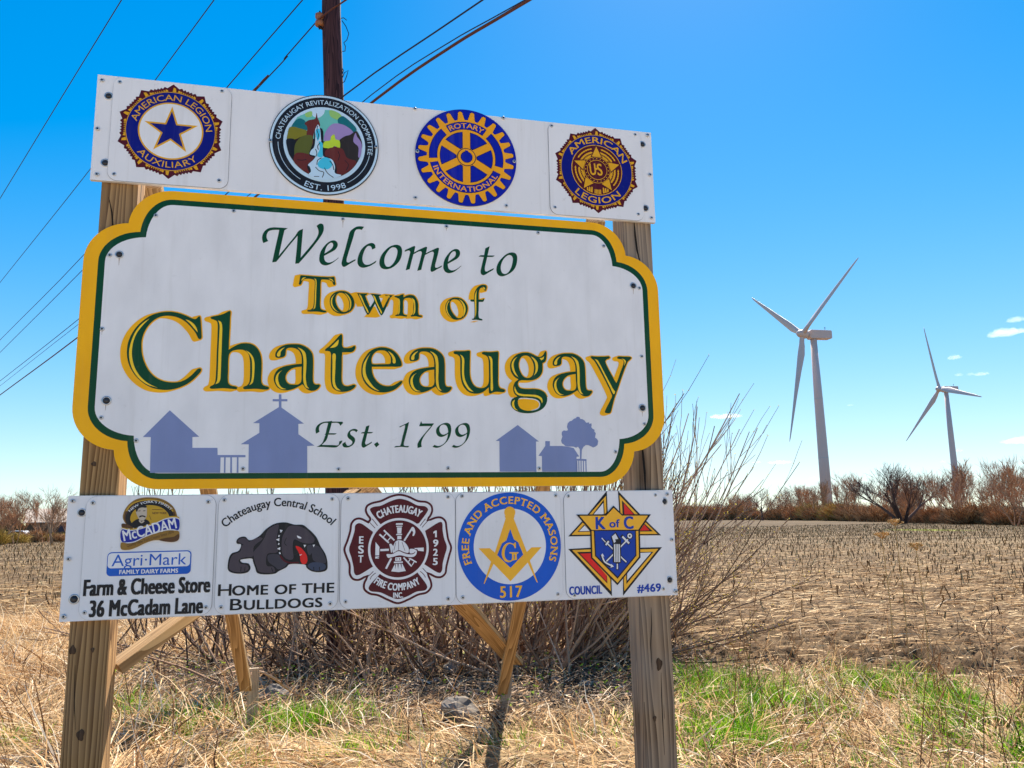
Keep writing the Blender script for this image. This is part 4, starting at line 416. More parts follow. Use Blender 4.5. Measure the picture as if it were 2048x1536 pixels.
 'shield': [('p', 'black', 3, ['!9083,17202 9092,16265 9010,16168 8150,16175']), ('p', 'mgold', 4, ['!9031,16976 9030,16284 8941,16191 8244,16198']), ('p', 'black', 5, ['!8927,16824 8941,16191 8390,16196']), ('p', 'white', 6, ['!8894,16678 8898,16202 8437,16199']), ('p', 'black', 3, ['!9602,17198 10616,16142 9714,16157 9627,16238']), ('p', 'mgold', 4, ['!9661,17006 10486,16166 9774,16178 9679,16256']), ('p', 'black', 5, ['!9762,16785 10347,16161 9774,16170']), ('p', 'red', 6, ['!9847,16655 10295,16162 9853,16169']), ('p', 'black', 3, ['!7919,15930 7261,15287 8272,15282 8280,15504']), ('p', 'mgold', 4, ['!7928,15859 7415,15351 8243,15347 8248,15469 8010,15796']), ('p', 'black', 5, ['!7998,15778 7681,15466 8248,15469']), ('p', 'white', 6, ['!8015,15735 7751,15497 8230,15501']), ('p', 'black', 3, ['!10870,15878 11538,15242 10502,15258 10511,15458']), ('p', 'mgold', 4, ['!10835,15816 11369,15304 10505,15320 10511,15458']), ('p', 'black', 5, ['!10784,15751 11155,15422 10510,15425']), ('p', 'red', 6, ['!10763,15715 10997,15466 10551,15464']), ('p', 'black', 3, ['!7244,14763 8280,14790 8286,14416 9025,13668 9140,13469 9140,12740']), ('p', 'mgold', 4, ['!7421,14713 8278,14722 8284,14381 9002,13598 9093,13453 9091,12953']), ('p', 'black', 5, ['!7626,14629 8255,14623 8263,14328 8945,13599 8947,13275']), ('p', 'red', 6, ['!7757,14555 8253,14559 8265,14364 8926,13618 8916,13353']), ('p', 'black', 3, ['!11551,14731 10496,14733 10479,14373 9722,13680 9674,13468 9641,12738']), ('p', 'mgold', 4, ['!11367,14663 10493,14661 10477,14337 9738,13608 9704,13450 9708,12929']), ('p', 'black', 5, ['!11129,14543 10507,14545 10475,14301 9818,13641 9818,13226']), ('p', 'white', 6, ['!11029,14520 10505,14512 10475,14301 9869,13657 9856,13366']), ('p', 'black', 7, ['!8250,15540 10545,15501 10516,14318 9402,13188 8245,14357']), ('p', 'mgold', 8, ['!8318,15503 10464,15466 10438,14352 9406,13283 8315,14384']), ('p', 'black', 9, ['!8411,15501 10353,15461 10331,14406 9413,13456 8428,14441']), ('p', 'kblue', 10, ['!8461,15500 10302,15462 10277,14429 9417,13541 8479,14464']), ('p', 'black', 11, ['!7641,16201 8971,16176 9358,16559 9754,16174 11084,16153 10511,15450 8268,15497']), ('p', 'mgold', 12, ['!7792,16145 9008,16132 9354,16461 9732,16124 10942,16104 10462,15510 8316,15539']), ('t', 'kblue', 13, 'K', (0.8521, 1.5571), (0.8931, 1.557), 0.0504, 2), ('t', 'kblue', 13, 'of', (0.9144, 1.563), (0.9601, 1.5636), 0.0325, 2), ('t', 'kblue', 13, 'C', (0.9825, 1.5559), (1.0224, 1.5562), 0.0512, 2), ('s', 'black', 11, '8813,15134 9859,14121', 0.0122), ('s', 'black', 11, '8891,14168 10086,15231', 0.0121), ('s', 'black', 11, '8711,14493 8852,14169 9230,13962', 0.0142), ('s', 'black', 11, '9656,15277 10032,14907', 0.0151), ('s', 'black', 11, '8900,14881 9102,15073', 0.0143), ('p', 'black', 11, ['!9166,15233 9409,15437 9562,15188 9649,15114 9606,14129 9488,14097 9476,13823 9360,13827 9371,14100 9219,14158 9252,14944']), ('r', 'black', 11, (1.0048, 1.525), 0.0145, 0, 0, 360), ('s', 'white', 12, '8757,15189 8924,15006', 0.0043), ('s', 'white', 12, '8927,14887 9073,15049', 0.0079), ('s', 'white', 12, '9007,14950 9709,14269 9844,14147', 0.0057), ('s', 'white', 12, '8931,14203 9962,15107', 0.0057), ('s', 'white', 12, '8741,14475 8853,14187 9212,13999', 0.0064), ('s', 'white', 12, '9705,15229 10005,14933', 0.0087), ('r', 'white', 12, (1.0047, 1.525), 0.0107, 0.0044, 0, 360), ('p', 'white', 12, ['!8690,14458 8771,14545 8842,14401']), ('p', 'white', 12, ['!9138,14090 9269,13979 9113,13931']), ('p', 'black', 13, ['!9241,14962 9614,14953 9594,14119 9237,14140']), ('p', 'white', 14, ['!9301,14918 9570,14911 9556,14155 9285,14164']), ('p', 'white', 12, ['!9398,14089 9452,14087 9442,13860 9388,13861']), ('p', 'white', 12, ['!9221,15239 9390,15365 9513,15135 9356,15114 9399,15030 9311,14960']), ('s', 'black', 15, '9371,14916 9354,14161', 0.0022), ('s', 'black', 15, '9433,14914 9417,14160', 0.0022), ('s', 'black', 15, '9499,14913 9486,14158', 0.0022), ('t', 'kblue', 3, 'COUNCIL', (0.7248, 1.2867), (0.8686, 1.287), 0.0329, 2), ('t', 'kblue', 3, '#469', (1.0316, 1.2864), (1.1399, 1.2858), 0.0325, 2)]}
PLQ = {'auxiliary': (-1.1651, -0.7069, 'top'), 'legion': (0.6876, 1.1467, 'top'), 'dairy': (-1.1562, -0.6987, 'bot'), 'dog': (-0.6883, -0.2314, 'bot'), 'fire': (-0.2234, 0.2377, 'bot'), 'compass': (0.2419, 0.6959, 'bot'), 'shield': (0.7114, 1.1728, 'bot')}
SCRW = {'SC_TOP': [(-1.2081, 3.4015), (-1.1412, 3.4011), (-1.212, 3.1889), (-1.202, 2.9945), (-1.1393, 3.0005), (-0.7458, 3.4077), (-0.741, 3.0081), (0.0685, 3.4212), (0.4736, 3.421), (0.0716, 3.0004), (0.4813, 2.9962), (0.7047, 3.4061), (1.1207, 3.4059), (1.1853, 3.4108), (1.1869, 3.209), (1.118, 3.0056), (1.1843, 2.993), (0.7097, 3.0068)],
 'BO_TOP': [(-1.1805, 3.3365), (-1.1752, 3.0469), (1.1571, 3.3619), (1.1565, 3.0395)],
 'SC_MID': [(-0.9756, 2.8391), (-1.1348, 2.6614), (-0.6791, 2.8808), (-0.2376, 2.8788), (0.2083, 2.8786), (0.6267, 2.8796), (0.9394, 2.8379), (1.1061, 2.6463), (1.1006, 2.0147), (0.957, 1.8903), (-1.1257, 2.0155), (-0.9978, 1.9283), (1.1019, 2.3246), (-1.144, 2.3624), (-0.6041, 1.8201), (-0.2368, 1.8171), (0.2102, 1.8201), (0.606, 1.8181)],
 'BO_MID': [(-1.1005, 2.6662), (-1.1114, 2.0814), (1.0765, 2.6555), (1.0939, 2.088)],
 'SC_BOT': [(-1.2027, 1.7018), (-1.1334, 1.6938), (-0.7268, 1.6927), (-1.2026, 1.4902), (-1.2046, 1.2853), (-1.1363, 1.2968), (-0.718, 1.2977), (-0.6681, 1.6987), (-0.2596, 1.6981), (-0.664, 1.2955), (-0.2596, 1.2923), (-0.1972, 1.6999), (0.2091, 1.7013), (-0.2003, 1.2973), (0.2075, 1.2918), (0.268, 1.7043), (0.675, 1.7018), (0.2683, 1.2945), (0.6733, 1.2922), (0.7322, 1.6994), (1.1361, 1.6999), (1.1938, 1.7027), (1.2043, 1.5041), (1.2095, 1.2828), (1.1527, 1.296), (0.7465, 1.2848)],
 'BO_BOT': [(-1.17, 1.6582), (-1.1752, 1.3456), (1.1779, 1.6716), (1.1854, 1.3322)]}
SCRD = {'waterfall': [(-0.5435, 3.2012), (-0.1016, 3.2174)],
 'gear': [(0.0785, 3.2148), (0.5187, 3.2086)]}
WIRE = {'w1': [(-4.102, 11.908, 11.572), (-6.405, 16.424, 11.707), (-10.088, 23.647, 11.885)],
 'w2': [(-2.197, 10.154, 10.647), (-3.612, 12.928, 10.578), (-5.853, 17.324, 10.45), (-11.664, 28.718, 10.576)],
 'w3': [(-0.614, 6.719, 8.509), (-1.749, 8.945, 8.406), (-5.672, 16.637, 7.996), (-10.76, 26.615, 7.968)],
 'w4': [(-0.405, 6.397, 8.032), (-0.84, 7.251, 7.964), (-1.275, 8.103, 7.905), (-5.779, 16.935, 7.679), (-10.748, 26.679, 7.548)],
 'w6': [(1.141, 3.476, 6.53), (-0.063, 5.836, 6.711), (-1.716, 9.078, 6.675), (-5.899, 17.281, 6.534), (-10.624, 26.547, 6.545)],
 'w7': [(1.45, 2.936, 6.203), (0.911, 3.993, 6.323), (0.258, 5.274, 6.375), (-1.201, 8.135, 6.293), (-5.876, 17.303, 6.109), (-10.578, 26.521, 6.065)],
 'w8': [(1.478, 3.167, 6.368), (0.908, 4.285, 6.533), (0.249, 5.578, 6.618), (-1.371, 8.754, 6.536), (-6.083, 17.994, 6.577), (-10.955, 27.547, 6.534)]}

# ------------------------------------------------------------------ the town sign
sign = empty('town_sign', (0, .09, 0))
tag(sign, 'large white, green and yellow town welcome sign with emblem boards on two timber posts', 'sign')
OFF = Vector((0, .09, 0))
def sp(o, parent=sign, up=None):
    """parent a mesh built in world coordinates under the sign (whose empty stands at y = .09)"""
    o.parent = parent; o.matrix_parent_inverse = Matrix.Identity(4)
    if parent is sign: o.location = Vector(o.location) - OFF
    return o
post_l = wood('post_wood_brown', lin(92, 62, 34), lin(176, 138, 92), grey=.12, seed=1.3)
post_r = wood('post_wood_weathered', lin(84, 64, 48), lin(172, 144, 114), grey=.5, seed=4.1)
brace_wood = wood('brace_wood', lin(120, 92, 60), lin(188, 156, 114), axis='Z', seed=7.7, knots=False)
stake_wood = wood('stake_wood', lin(128, 104, 78), lin(206, 184, 150), grey=.5, seed=2.2)
def post(cx, wdt, m, label):
    b = MB(); b.box((0, 0, 0), wdt, .14, 3.95)
    o = b.build('post', m, loc=(cx, .0235 + .07, 1.425)); bevel(o, .005); sp(o); o['label'] = label
    knots = MB()
    return o
pl_ = post(-1.122, .136, post_l, 'brown timber post with dark knots')
pr_ = post(1.122, .140, post_r, 'grey weathered timber post with a long crack')
knot_m = wood('knot_wood', (.035, .02, .012), (.12, .07, .04), seed=9, knots=False)
def knot(parent, x, z, rx, rz):
    V = [(0, 0, 0)]; n = 18
    for k, rr in ((0, 1.0), (1, .6)):
        for i in range(n):
            a = 2 * math.pi * i / n; j = 1 + .14 * math.sin(3 * a + x * 40) + .07 * math.sin(5 * a)
            V.append((rx * rr * j * math.cos(a), -.0012 if k == 0 else -.0022, rz * rr * j * math.sin(a)))
    F = [(1 + i, 1 + (i + 1) % n, 1 + n + (i + 1) % n, 1 + n + i) for i in range(n)] + [tuple(1 + n + i for i in range(n))]
    o = mesh_obj('knot', V[0:], F, knot_m); o.parent = parent
    o.location = (x - parent.location.x, -.07, z - 1.425)
for x, z, a, b_ in ((-1.174, 1.163, .012, .016), (-1.128, 0.867, .013, .020), (-1.146, 1.841, .009, .009), (-1.107, 1.160, .006, .009)): knot(pl_, x, z, a, b_)
for x, z, a, b_ in ((1.127, 0.980, .014, .026), (1.095, 0.761, .008, .012)): knot(pr_, x, z, a, b_)

crack_m = paint('timber_crack', (.012, .009, .007), rough=.9)
def crack(parent, P, wd):
    n = len(P); V = []
    for i, (x, z) in enumerate(P):
        h = wd * math.sin(math.pi * (i + .35) / (n - .3)) / 2; V += [(x - h - parent.location.x, -.0715, z - 1.425), (x + h - parent.location.x, -.0715, z - 1.425)]
    o = mesh_obj('crack', V, [(2 * i, 2 * i + 1, 2 * i + 3, 2 * i + 2) for i in range(n - 1)], crack_m); o.parent = parent; o.location.y = 0
crack(pr_, [(1.106, 2.987), (1.108, 2.913), (1.114, 2.839), (1.128, 2.767)], .010)
crack(pr_, [(1.093, 1.946), (1.097, 1.879), (1.101, 1.801), (1.100, 1.701)], .012)
crack(pr_, [(1.134, 0.945), (1.132, 0.853), (1.131, 0.752), (1.132, 0.612)], .004)
crack(pr_, [(1.102, 1.217), (1.101, 1.143), (1.092, 1.061), (1.093, 0.958)], .004)
crack(pl_, [(-1.159, 2.911), (-1.144, 2.848), (-1.136, 2.786), (-1.135, 2.733)], .006)
crack(pl_, [(-1.162, 1.110), (-1.158, 1.041), (-1.155, 0.971), (-1.146, 0.885)], .003)
def plank(name, A, B, wd, th, m, label=None, roll=0.0):
    A, B = Vector(A), Vector(B); d = B - A; L = d.length
    b = MB(); b.box((0, 0, 0), wd, th, L); o = b.build(name, m); bevel(o, .003)
    q = d.to_track_quat('Z', 'Y'); M = Matrix.Translation((A + B) / 2) @ q.to_matrix().to_4x4() @ Matrix.Rotation(roll, 4, 'Z')
    o.matrix_basis = Matrix.Translation(-OFF) @ M; o.parent = sign
    if label: o['label'] = label
    return o
apex = Vector((-0.134, 0.620, 1.746))
plank('brace', (-1.061, 0.200, 1.067), apex, .14, .04, brace_wood, 'wide golden plank rising from the left post')
plank('brace', apex + Vector((.03, .05, .02)), (1.374, 3.600, 0.406), .14, .04, brace_wood, 'golden plank sloping down to the right stake', R(0))
plank('back_stay', (-1.040, 0.200, 3.046), (-0.804, 3.550, 0.342), .09, .04, brace_wood, 'long stay from the left post down to a stake')
plank('back_stay', (0.982, 0.200, 3.045), (1.256, 3.600, 0.170), .09, .04, brace_wood, 'long stay from the right post down to a stake')
for (gx, gy, gz), hh, ln_, lb in (((-0.757, 3.620, 0.124), .36, .0, 'short upright stake with a cut top'), ((1.305, 3.660, 0.127), .30, .08, 'short stake under the crossing planks')):
    b = MB(); b.box((0, 0, 0), .085, .038, hh + .3); o = b.build('ground_stake', stake_wood, loc=(gx, gy, gz + hh / 2 - .15)); bevel(o, .003); o.rotation_euler = (0, ln_, .12); sp(o); o['label'] = lb

# the three boards
def slab(name, outline, y0, y1, m, me_, parent):
    n = len(outline); V = [(x, y0, z) for x, z in outline] + [(x, y1, z) for x, z in outline]
    A = sum(outline[i][0] * outline[(i + 1) % n][1] - outline[(i + 1) % n][0] * outline[i][1] for i in range(n))
    idx = list(range(n)) if A > 0 else list(range(n))[::-1]
    F = [tuple(idx), tuple(i + n for i in idx[::-1])]; Mi = [0, 1]
    for i in range(n):
        a, b_ = idx[i], idx[(i + 1) % n]; F.append((b_, a, a + n, b_ + n)); Mi.append(1)
    return mesh_obj(name, V, F, [m, me_], parent, Mi)
def rrect(x0, x1, z0, z1, r, n=8):
    out = []
    for cx, cz, a0 in ((x1 - r, z0 + r, -90), (x1 - r, z1 - r, 0), (x0 + r, z1 - r, 90), (x0 + r, z0 + r, 180)):
        out += [(cx + r * math.cos(R(a0 + 90 * i / n)), cz + r * math.sin(R(a0 + 90 * i / n))) for i in range(n + 1)]
    return out
XC = -.0145; ZM = 2.3462
def panel_outline(hw, hz, nx, nz):
    q = []
    cz1 = nz - .013; rz = hz - cz1; rx = (nx - .8975) / math.sqrt(1 - (.013 / rz) ** 2)
    cx2 = nx - .012; rx2 = hw - cx2; cz2 = .289; rz2 = (nz - cz2) / math.sqrt(1 - (.012 / rx2) ** 2)
    a1 = math.atan2(.013 / rz, (nx - .8975) / rx); a2 = math.atan2((nz - cz2) / rz2, .012 / rx2)
    for i in range(13): a = i / 12 * a2; q.append((cx2 + rx2 * math.cos(a), cz2 + rz2 * math.sin(a)))
    q.pop(); q.append((nx, nz))
    for i in range(1, 13): a = a1 + (math.pi / 2 - a1) * i / 12; q.append((.8975 + rx * math.cos(a), cz1 + rz * math.sin(a)))
    q2 = [(-x, z) for x, z in q[::-1]]; h = q + q2; lo = [(x, -z) for x, z in h[::-1]]
    return [(XC + x, ZM + z) for x, z in h + lo]
o_out = panel_outline(1.2145, .603, 1.0608, .4535); o_grn = panel_outline(1.1610, .5656, 1.0148, .4200); o_wht = panel_outline(1.1365, .5428, .9930, .3988)
panel = sp(slab('welcome_panel', o_out, 0, .019, pm('yellow'), edge_paint, None))
panel['label'] = 'white panel with scalloped yellow and green border and the town name'
def under(o, parent, lab=None):
    o.parent = parent
    if lab: o['label'] = lab
    return o
pr = Print(0); pr.poly('green', 1, [o_grn, o_wht]); under(pr.build('green_border', None), panel)
pr = Print(0); pr.poly('white', 1, [o_wht]); under(pr.build('white_face', None), panel)
for part, lab in ((SIL[:5], 'grey blue silhouette of a barn, a rail and a church'), (SIL[5:], 'grey blue silhouette of a barn, a cottage and a tree')):
    pr = Print(-.0008); [pr.trace('slate', 1 + (i % 3) * .1, [c]) for i, c in enumerate(part)]; under(pr.build('village_silhouette', None), panel, lab)
for (x, z), ln_, wd in (((-0.237, 2.872), .030, .004), ((-1.144, 2.356), .016, .003), ((-1.100, 2.657), .035, .005), ((-1.113, 2.074), .03, .005), ((1.076, 2.646), .03, .005), ((1.093, 2.079), .03, .005), ((0.208, 2.871), .012, .003)):
    pr = Print(-.0006); pr.poly('streak', 1, [[(x - wd * .6, z), (x - wd * .25, z - ln_ * .5), (x - .0008, z - ln_), (x + .0005, z - ln_), (x + wd * .2, z - ln_ * .5), (x + wd * .6, z)]]); under(pr.build('rust_stain', None), panel)
# the silhouettes end on the green border
def word(name, keys, lab, plain):
    pr = Print(-.0008)
    for i, k in enumerate(keys):
        if plain: pr.trace('green', 1, SCR[k]); continue
        oc, ic = LET[k]
        polys = [smooth(*parse(c)) for c in oc]; big = [offset_poly(p, (.0045 if j == 0 else -.0045)) for j, p in enumerate(polys)]
        for t in range(7):
            f = t / 6; pr.poly('yellow', .2 + t * .22 + (i % 4) * .05, [[(x - (.0195 if k in 'Chatea2ug3y' else .0205) * f * SH[k], z - .0065 * f * SH[k]) for x, z in p] for p in big])
        pr.poly('green', 2.6, polys)
        for c in ic: pr.trace('hilite', 3.6, [c])
    return under(pr.build(name, None), panel, lab)
SH = {k: 1.0 for k in LET}
for k in ('T', 'oo', 'w', 'n', 'ob', 'f'): SH[k] = .95
word('lettering', ['W', 'ee', 'l', 'c', 'o', 'm', 'e2'], 'green script word at the top', True)
word('lettering', ['tt', 'o2'], 'short green script word at the top', True)
word('lettering', ['T', 'oo', 'w', 'n'], 'small green word with yellow shadow', False)
word('lettering', ['ob', 'f'], 'shortest green word with yellow shadow', False)
word('lettering', ['C', 'h', 'a', 't', 'e', 'a2', 'u', 'g', 'a3', 'y'], 'largest green word with yellow shadow', False)
word('lettering', ['E', 's', 't3', 'dot'], 'small green script abbreviation', True)
word('lettering', ['n1', 'n7', 'n9', 'n9b'], 'small green script year', True)
top = sp(slab('top_board', [(-1.227, 2.9717), (1.2047, 2.9717), (1.2047, 3.427), (-1.227, 3.427)], .001, .019, board_white, edge_paint, None)); top['label'] = 'long white board carrying four round emblems'
bot = sp(slab('bottom_board', [(-1.22, HB), (1.22, HB), (1.22, 1.7212), (-1.22, 1.7212)], .001, .019, board_white, edge_paint, None)); bot['label'] = 'long white board carrying five square emblem plates'

def star_pts(c, r, a0=90, inner=.382, n=5):
    return [(c[0] + (r if i % 2 == 0 else r * inner) * math.cos(R(a0 + 180 / n * i)), c[1] + (r if i % 2 == 0 else r * inner) * math.sin(R(a0 + 180 / n * i))) for i in range(2 * n)]
def pol(c, r, a): return (c[0] + r * math.cos(R(a)), c[1] + r * math.sin(R(a)))
def emblem(name, pr):
    for it in EMB[name]:
        t = it[0]
        if t == 'p': pr.trace(it[1], it[2], it[3])
        elif t == 'off': pr.poly(it[1], it[2], [offset_poly(smooth(*parse(it[3][0])), it[4])])
        elif t == 's': P, S = parse(it[3]); pr.stroke(it[1], it[2], smooth(P, S, False, 4), it[4])
        elif t == 'r': pr.ring(it[1], it[2], it[3], it[4], it[5], it[6], it[7])
        elif t == 't': pr.text(it[1], it[2], it[3], it[4], it[5], it[6], it[7])
        elif t == 'a': pr.arc(it[1], it[2], it[3], it[4], it[5], it[6], it[7], it[8], it[9])
        elif t == 'star': pr.poly(it[1], it[2], [star_pts(it[3], it[4])])
        elif t == 'rr':
            (x0, z0), (xa, z1), (x1, zb), (xc, zd) = it[3]; pr.poly(it[1], it[2], [rrect((x0 + xa) / 2, (x1 + xc) / 2, (z0 + zd) / 2, (z1 + zb) / 2, it[4])])
        elif t == 'burst':
            c, r = it[1], it[2]; T = []; k = 0
            for i in range(10):
                a = 90 + 36 * i; T += [(1.205, a)]
                for j, (da, rr) in enumerate(((7, 1.10), (10, 1.135), (12.3, 1.085), (14.2, 1.12), (16.1, 1.08), (18, 1.115), (19.9, 1.08), (21.8, 1.12), (23.7, 1.085), (26, 1.135), (29, 1.10))): T.append((rr, a + da))
            pr.poly('maroon', 2, [[pol(c, r * q, a) for q, a in T]])
            for i in range(10):
                a = 90 + 36 * i
                for da, r1, wd in ((-1.6, 1.12, 2.4), (8, 1.065, 2.0), (11.2, 1.055, 1.1), (14.2, 1.045, .9), (17, 1.04, .9), (19.8, 1.04, .9), (22.6, 1.045, .9), (25.5, 1.055, 1.1), (28.3, 1.065, 2.0)):
                    pr.poly('gold', 3, [[pol(c, r * 1.008, a + da - wd), pol(c, r * 1.008, a + da + wd), pol(c, r * r1, a + da + wd * .5), pol(c, r * (r1 - .02), a + da - wd * .6)]])
        elif t == 'star5':
            c, r = it[1], it[2]
            for i in range(5):
                a = 90 + 72 * i; pr.poly('maroon', 8, [[pol(c, r * .72, a), pol(c, r * .385, a + 27), pol(c, r * .385, a - 27)]]); pr.poly('gold', 9, [[pol(c, r * .665, a), pol(c, r * .40, a + 19), pol(c, r * .40, a - 19)]])
        elif t == 'wreath':
            c, r = it[1], it[2]
            for i in range(5):
                if i == 2: continue
                a = 126 + 72 * i
                for j in range(-3, 4):
                    for rr, tl in ((.60, 26), (.50, 0), (.415, -26)):
                        ca = a + j * 6.6; ce = Vector(pol(c, r * rr, ca)); dr = Vector((math.cos(R(ca + 62 + tl)), math.sin(R(ca + 62 + tl)))); nn = Vector((-dr.y, dr.x)); L = r * .055; Wd = r * .021
                        pr.poly('gold', 7 + (j + 3) * .02 + .003 * tl / 26, [[tuple(ce + dr * L), tuple(ce + nn * Wd + dr * L * .2), tuple(ce + nn * Wd - dr * L * .4), tuple(ce - dr * L), tuple(ce - nn * Wd - dr * L * .4), tuple(ce - nn * Wd + dr * L * .2)]])
            for j in range(-6, 7):
                if abs(j) < 3: pr.poly('gold', 7, [[pol(c, r * .55, 270 + j * 4 - 1.3), pol(c, r * .55, 270 + j * 4 + 1.3), pol(c, r * .67, 270 + j * 3.4 + 1.2), pol(c, r * .67, 270 + j * 3.4 - 1.2)]])
                elif abs(j) < 6: pr.poly('gold', 7, [[pol(c, r * (.42 + .03 * abs(j)), 270 + j * 6 - 2), pol(c, r * (.42 + .03 * abs(j)), 270 + j * 6 + 2), pol(c, r * .66, 270 + j * 5 + 2.2), pol(c, r * .66, 270 + j * 5 - 2.2)]])
        elif t == 'dots':
            for i in range(20): pr.ring('gold', 11, pol(it[1], it[2], 18 * i), it[2] * .045, 0, 0, 360, 8)
        elif t == 'rotary':
            c, r = it[1], it[2]
            pr.ring('rblue', 2, c, r)
            def gear(g):
                T = []
                for i in range(24):
                    a = 90 + 7.5 + 15 * i
                    for da, rr in ((-5.6, .775 - g), (-4.6, .80), (-3.3, .87), (-2.5, .93), (-1.2, .948), (1.2, .948), (2.5, .93), (3.3, .87), (4.6, .80), (5.6, .775 - g)): T.append(pol(c, r * (rr + g), a + da * (1 + g * 6)))
                return T
            pr.poly('rline', 3, [gear(.012)]); pr.poly('rgold', 4, [gear(0)])
            for a0, a1 in ((57, 123), (133, 186), (194, 346 - 10), (-12, 47)):
                n = 24
                for k, lv, g in (('rline', 5, .012), ('rblue', 6, 0)):
                    A = [a0 - g * 55 + (a1 - a0 + g * 110) * i / n for i in range(n + 1)]
                    pr.poly(k, lv, [[pol(c, r * (.725 + g), a) for a in A] + [pol(c, r * (.585 - g), a) for a in A[::-1]]])
            for i in range(6):
                for k, lv, g in (('rline', 5, .012), ('rblue', 6, 0)):
                    a = 30 + 60 * i + 30; hw = .085 - g; am = math.degrees(math.asin(hw / (.515 + g)))
                    A = [a - 30 + am + (60 - 2 * am) * j / 10 for j in range(11)]
                    r0 = .215 - g * 1.5; ab = math.degrees(math.asin(min(.49, hw / r0)))
                    pr.poly(k, lv, [[pol(c, r * (.515 + g), q) for q in A] + [pol(c, r * r0, a + 30 - ab), pol(c, r * r0, a - 30 + ab)]])
            pr.ring('rline', 7, c, r * .185); pr.ring('rgold', 8, c, r * .17); pr.ring('rline', 9, c, r * .118); pr.ring('rblue', 10, c, r * .106)
            pr.poly('rblue', 10.5, [[(c[0] - r * .028, c[1]), (c[0] + r * .028, c[1]), (c[0] + r * .028, c[1] + r * .135), (c[0] - r * .028, c[1] + r * .135)]])
            pr.arc('rgold', 7, 'ROTARY', c, r * .605, 121, 59, r * .10, 1); pr.arc('rgold', 7, 'INTERNATIONAL', c, r * .707, 201, 331, r * .10, 1)
seam = paint('plate_edge_gap_shade', (.22, .21, .22), rough=.7)  # dark grey for plate sides and the painted-in gap shadow around them
PLAB = {'auxiliary': 'square white plate with blue star in a gold and maroon sunburst', 'legion': 'square white plate with a gold wreath sunburst emblem', 'dairy': 'white plate with dairy store logos and black lettering', 'dog': 'white plate with a dark bulldog and maroon lettering',
        'fire': 'white plate with a maroon fire company cross', 'compass': 'white plate with blue ring around gold compass and square', 'shield': 'white plate with red, white, gold and blue shield emblem'}
for n, (x0, x1, where) in PLQ.items():
    z0, z1 = (2.9745, 3.4245) if where == 'top' else (HB + .003, 1.7185); parent = top if where == 'top' else bot
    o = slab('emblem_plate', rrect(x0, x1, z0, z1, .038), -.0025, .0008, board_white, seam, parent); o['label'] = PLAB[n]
    e = slab('plate_seam', rrect(x0 - .0016, x1 + .0016, z0 - .0014, z1 + .0014, .039), -.0002, .0012, seam, seam, parent) if False else None
    pr = Print(-.0025); emblem(n, pr)
    for k, lv, g in (('dgrey', .3, .0022), ('white', .6, .0)):
        pass
    q = pr.build('emblem_print', None)
    # print and plate are one plate: join the meshes
    nV = len(q.data.vertices)
    V = [tuple(v.co) for v in o.data.vertices] + [tuple(v.co) for v in q.data.vertices]; nb = len(o.data.vertices)
    F = [tuple(p.vertices) for p in o.data.polygons] + [tuple(i + nb for i in p.vertices) for p in q.data.polygons]
    mm = list(o.data.materials) + list(q.data.materials); mi = [p.material_index for p in o.data.polygons] + [p.material_index + len(o.data.materials) for p in q.data.polygons]
    # dark hairline round the plate: shadow of its gap, put in as colour
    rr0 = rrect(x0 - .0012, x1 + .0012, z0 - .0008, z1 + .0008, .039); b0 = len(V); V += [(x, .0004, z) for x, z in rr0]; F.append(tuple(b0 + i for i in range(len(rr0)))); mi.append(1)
    bpy.data.objects.remove(o); bpy.data.objects.remove(q)
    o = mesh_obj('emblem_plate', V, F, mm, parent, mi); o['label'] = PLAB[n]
for n, lab in (('waterfall', 'round black rimmed plate picturing a waterfall in a gorge'), ('gear', 'round blue plate with a gold gear wheel')):
    it = EMB[n][0]; c, r = (it[3], it[4]) if n == 'waterfall' else (it[1], it[2])
    ol = [pol(c, r * 1.001, 360 * i / 96) for i in range(96)]; o = slab('emblem_plate', ol, -.0055, .0008, pm('black' if n == 'waterfall' else 'rblue'), seam, None)
    pr = Print(-.0055); emblem(n, pr); q = pr.build('emblem_print', None)
    V = [tuple(v.co) for v in o.data.vertices] + [tuple(v.co) for v in q.data.vertices]; nb = len(o.data.vertices)
    F = [tuple(p.vertices) for p in o.data.polygons] + [tuple(i + nb for i in p.vertices) for p in q.data.polygons]
    mm = list(o.data.materials) + list(q.data.materials); mi = [p.material_index for p in o.data.polygons] + [p.material_index + len(o.data.materials) for p in q.data.polygons]
    bpy.data.objects.remove(o); bpy.data.objects.remove(q); o = mesh_obj('emblem_plate', V, F, mm, top, mi); o['label'] = lab
# screws and bolts
def lathe(prof, n=14):
    V = []; F = []
    for r_, y in prof: V += [(r_ * math.cos(2 * math.pi * k / n), y, r_ * math.sin(2 * math.pi * k / n)) for k in range(n)]
    for i in range(len(prof) - 1):
        for k in range(n): F.append((i * n + k, i * n + (k + 1) % n, (i + 1) * n + (k + 1) % n, (i + 1) * n + k))
    F.append(tuple((len(prof) - 1) * n + k for k in range(n))); return V, F
sV, sF = lathe([(.0082, 0), (.0082, -.0012), (.0070, -.0030), (.0040, -.0040), (.0032, -.0028)]); scr_me = None
bV, bF = lathe([(.017, 0), (.017, -.0022), (.0125, -.0026), (.0115, -.0012), (.0100, -.0012), (.0092, -.0065), (.0060, -.0088), (.0030, -.0092)])
sobj = mesh_obj('screw', sV, sF, [metal, dark_metal], None, [0] * (len(sF) - 15) + [1] * 15, True); bobj = mesh_obj('bolt', bV, bF, [metal, dark_metal], None, [0] * 28 + [1] * (len(bF) - 28), True)
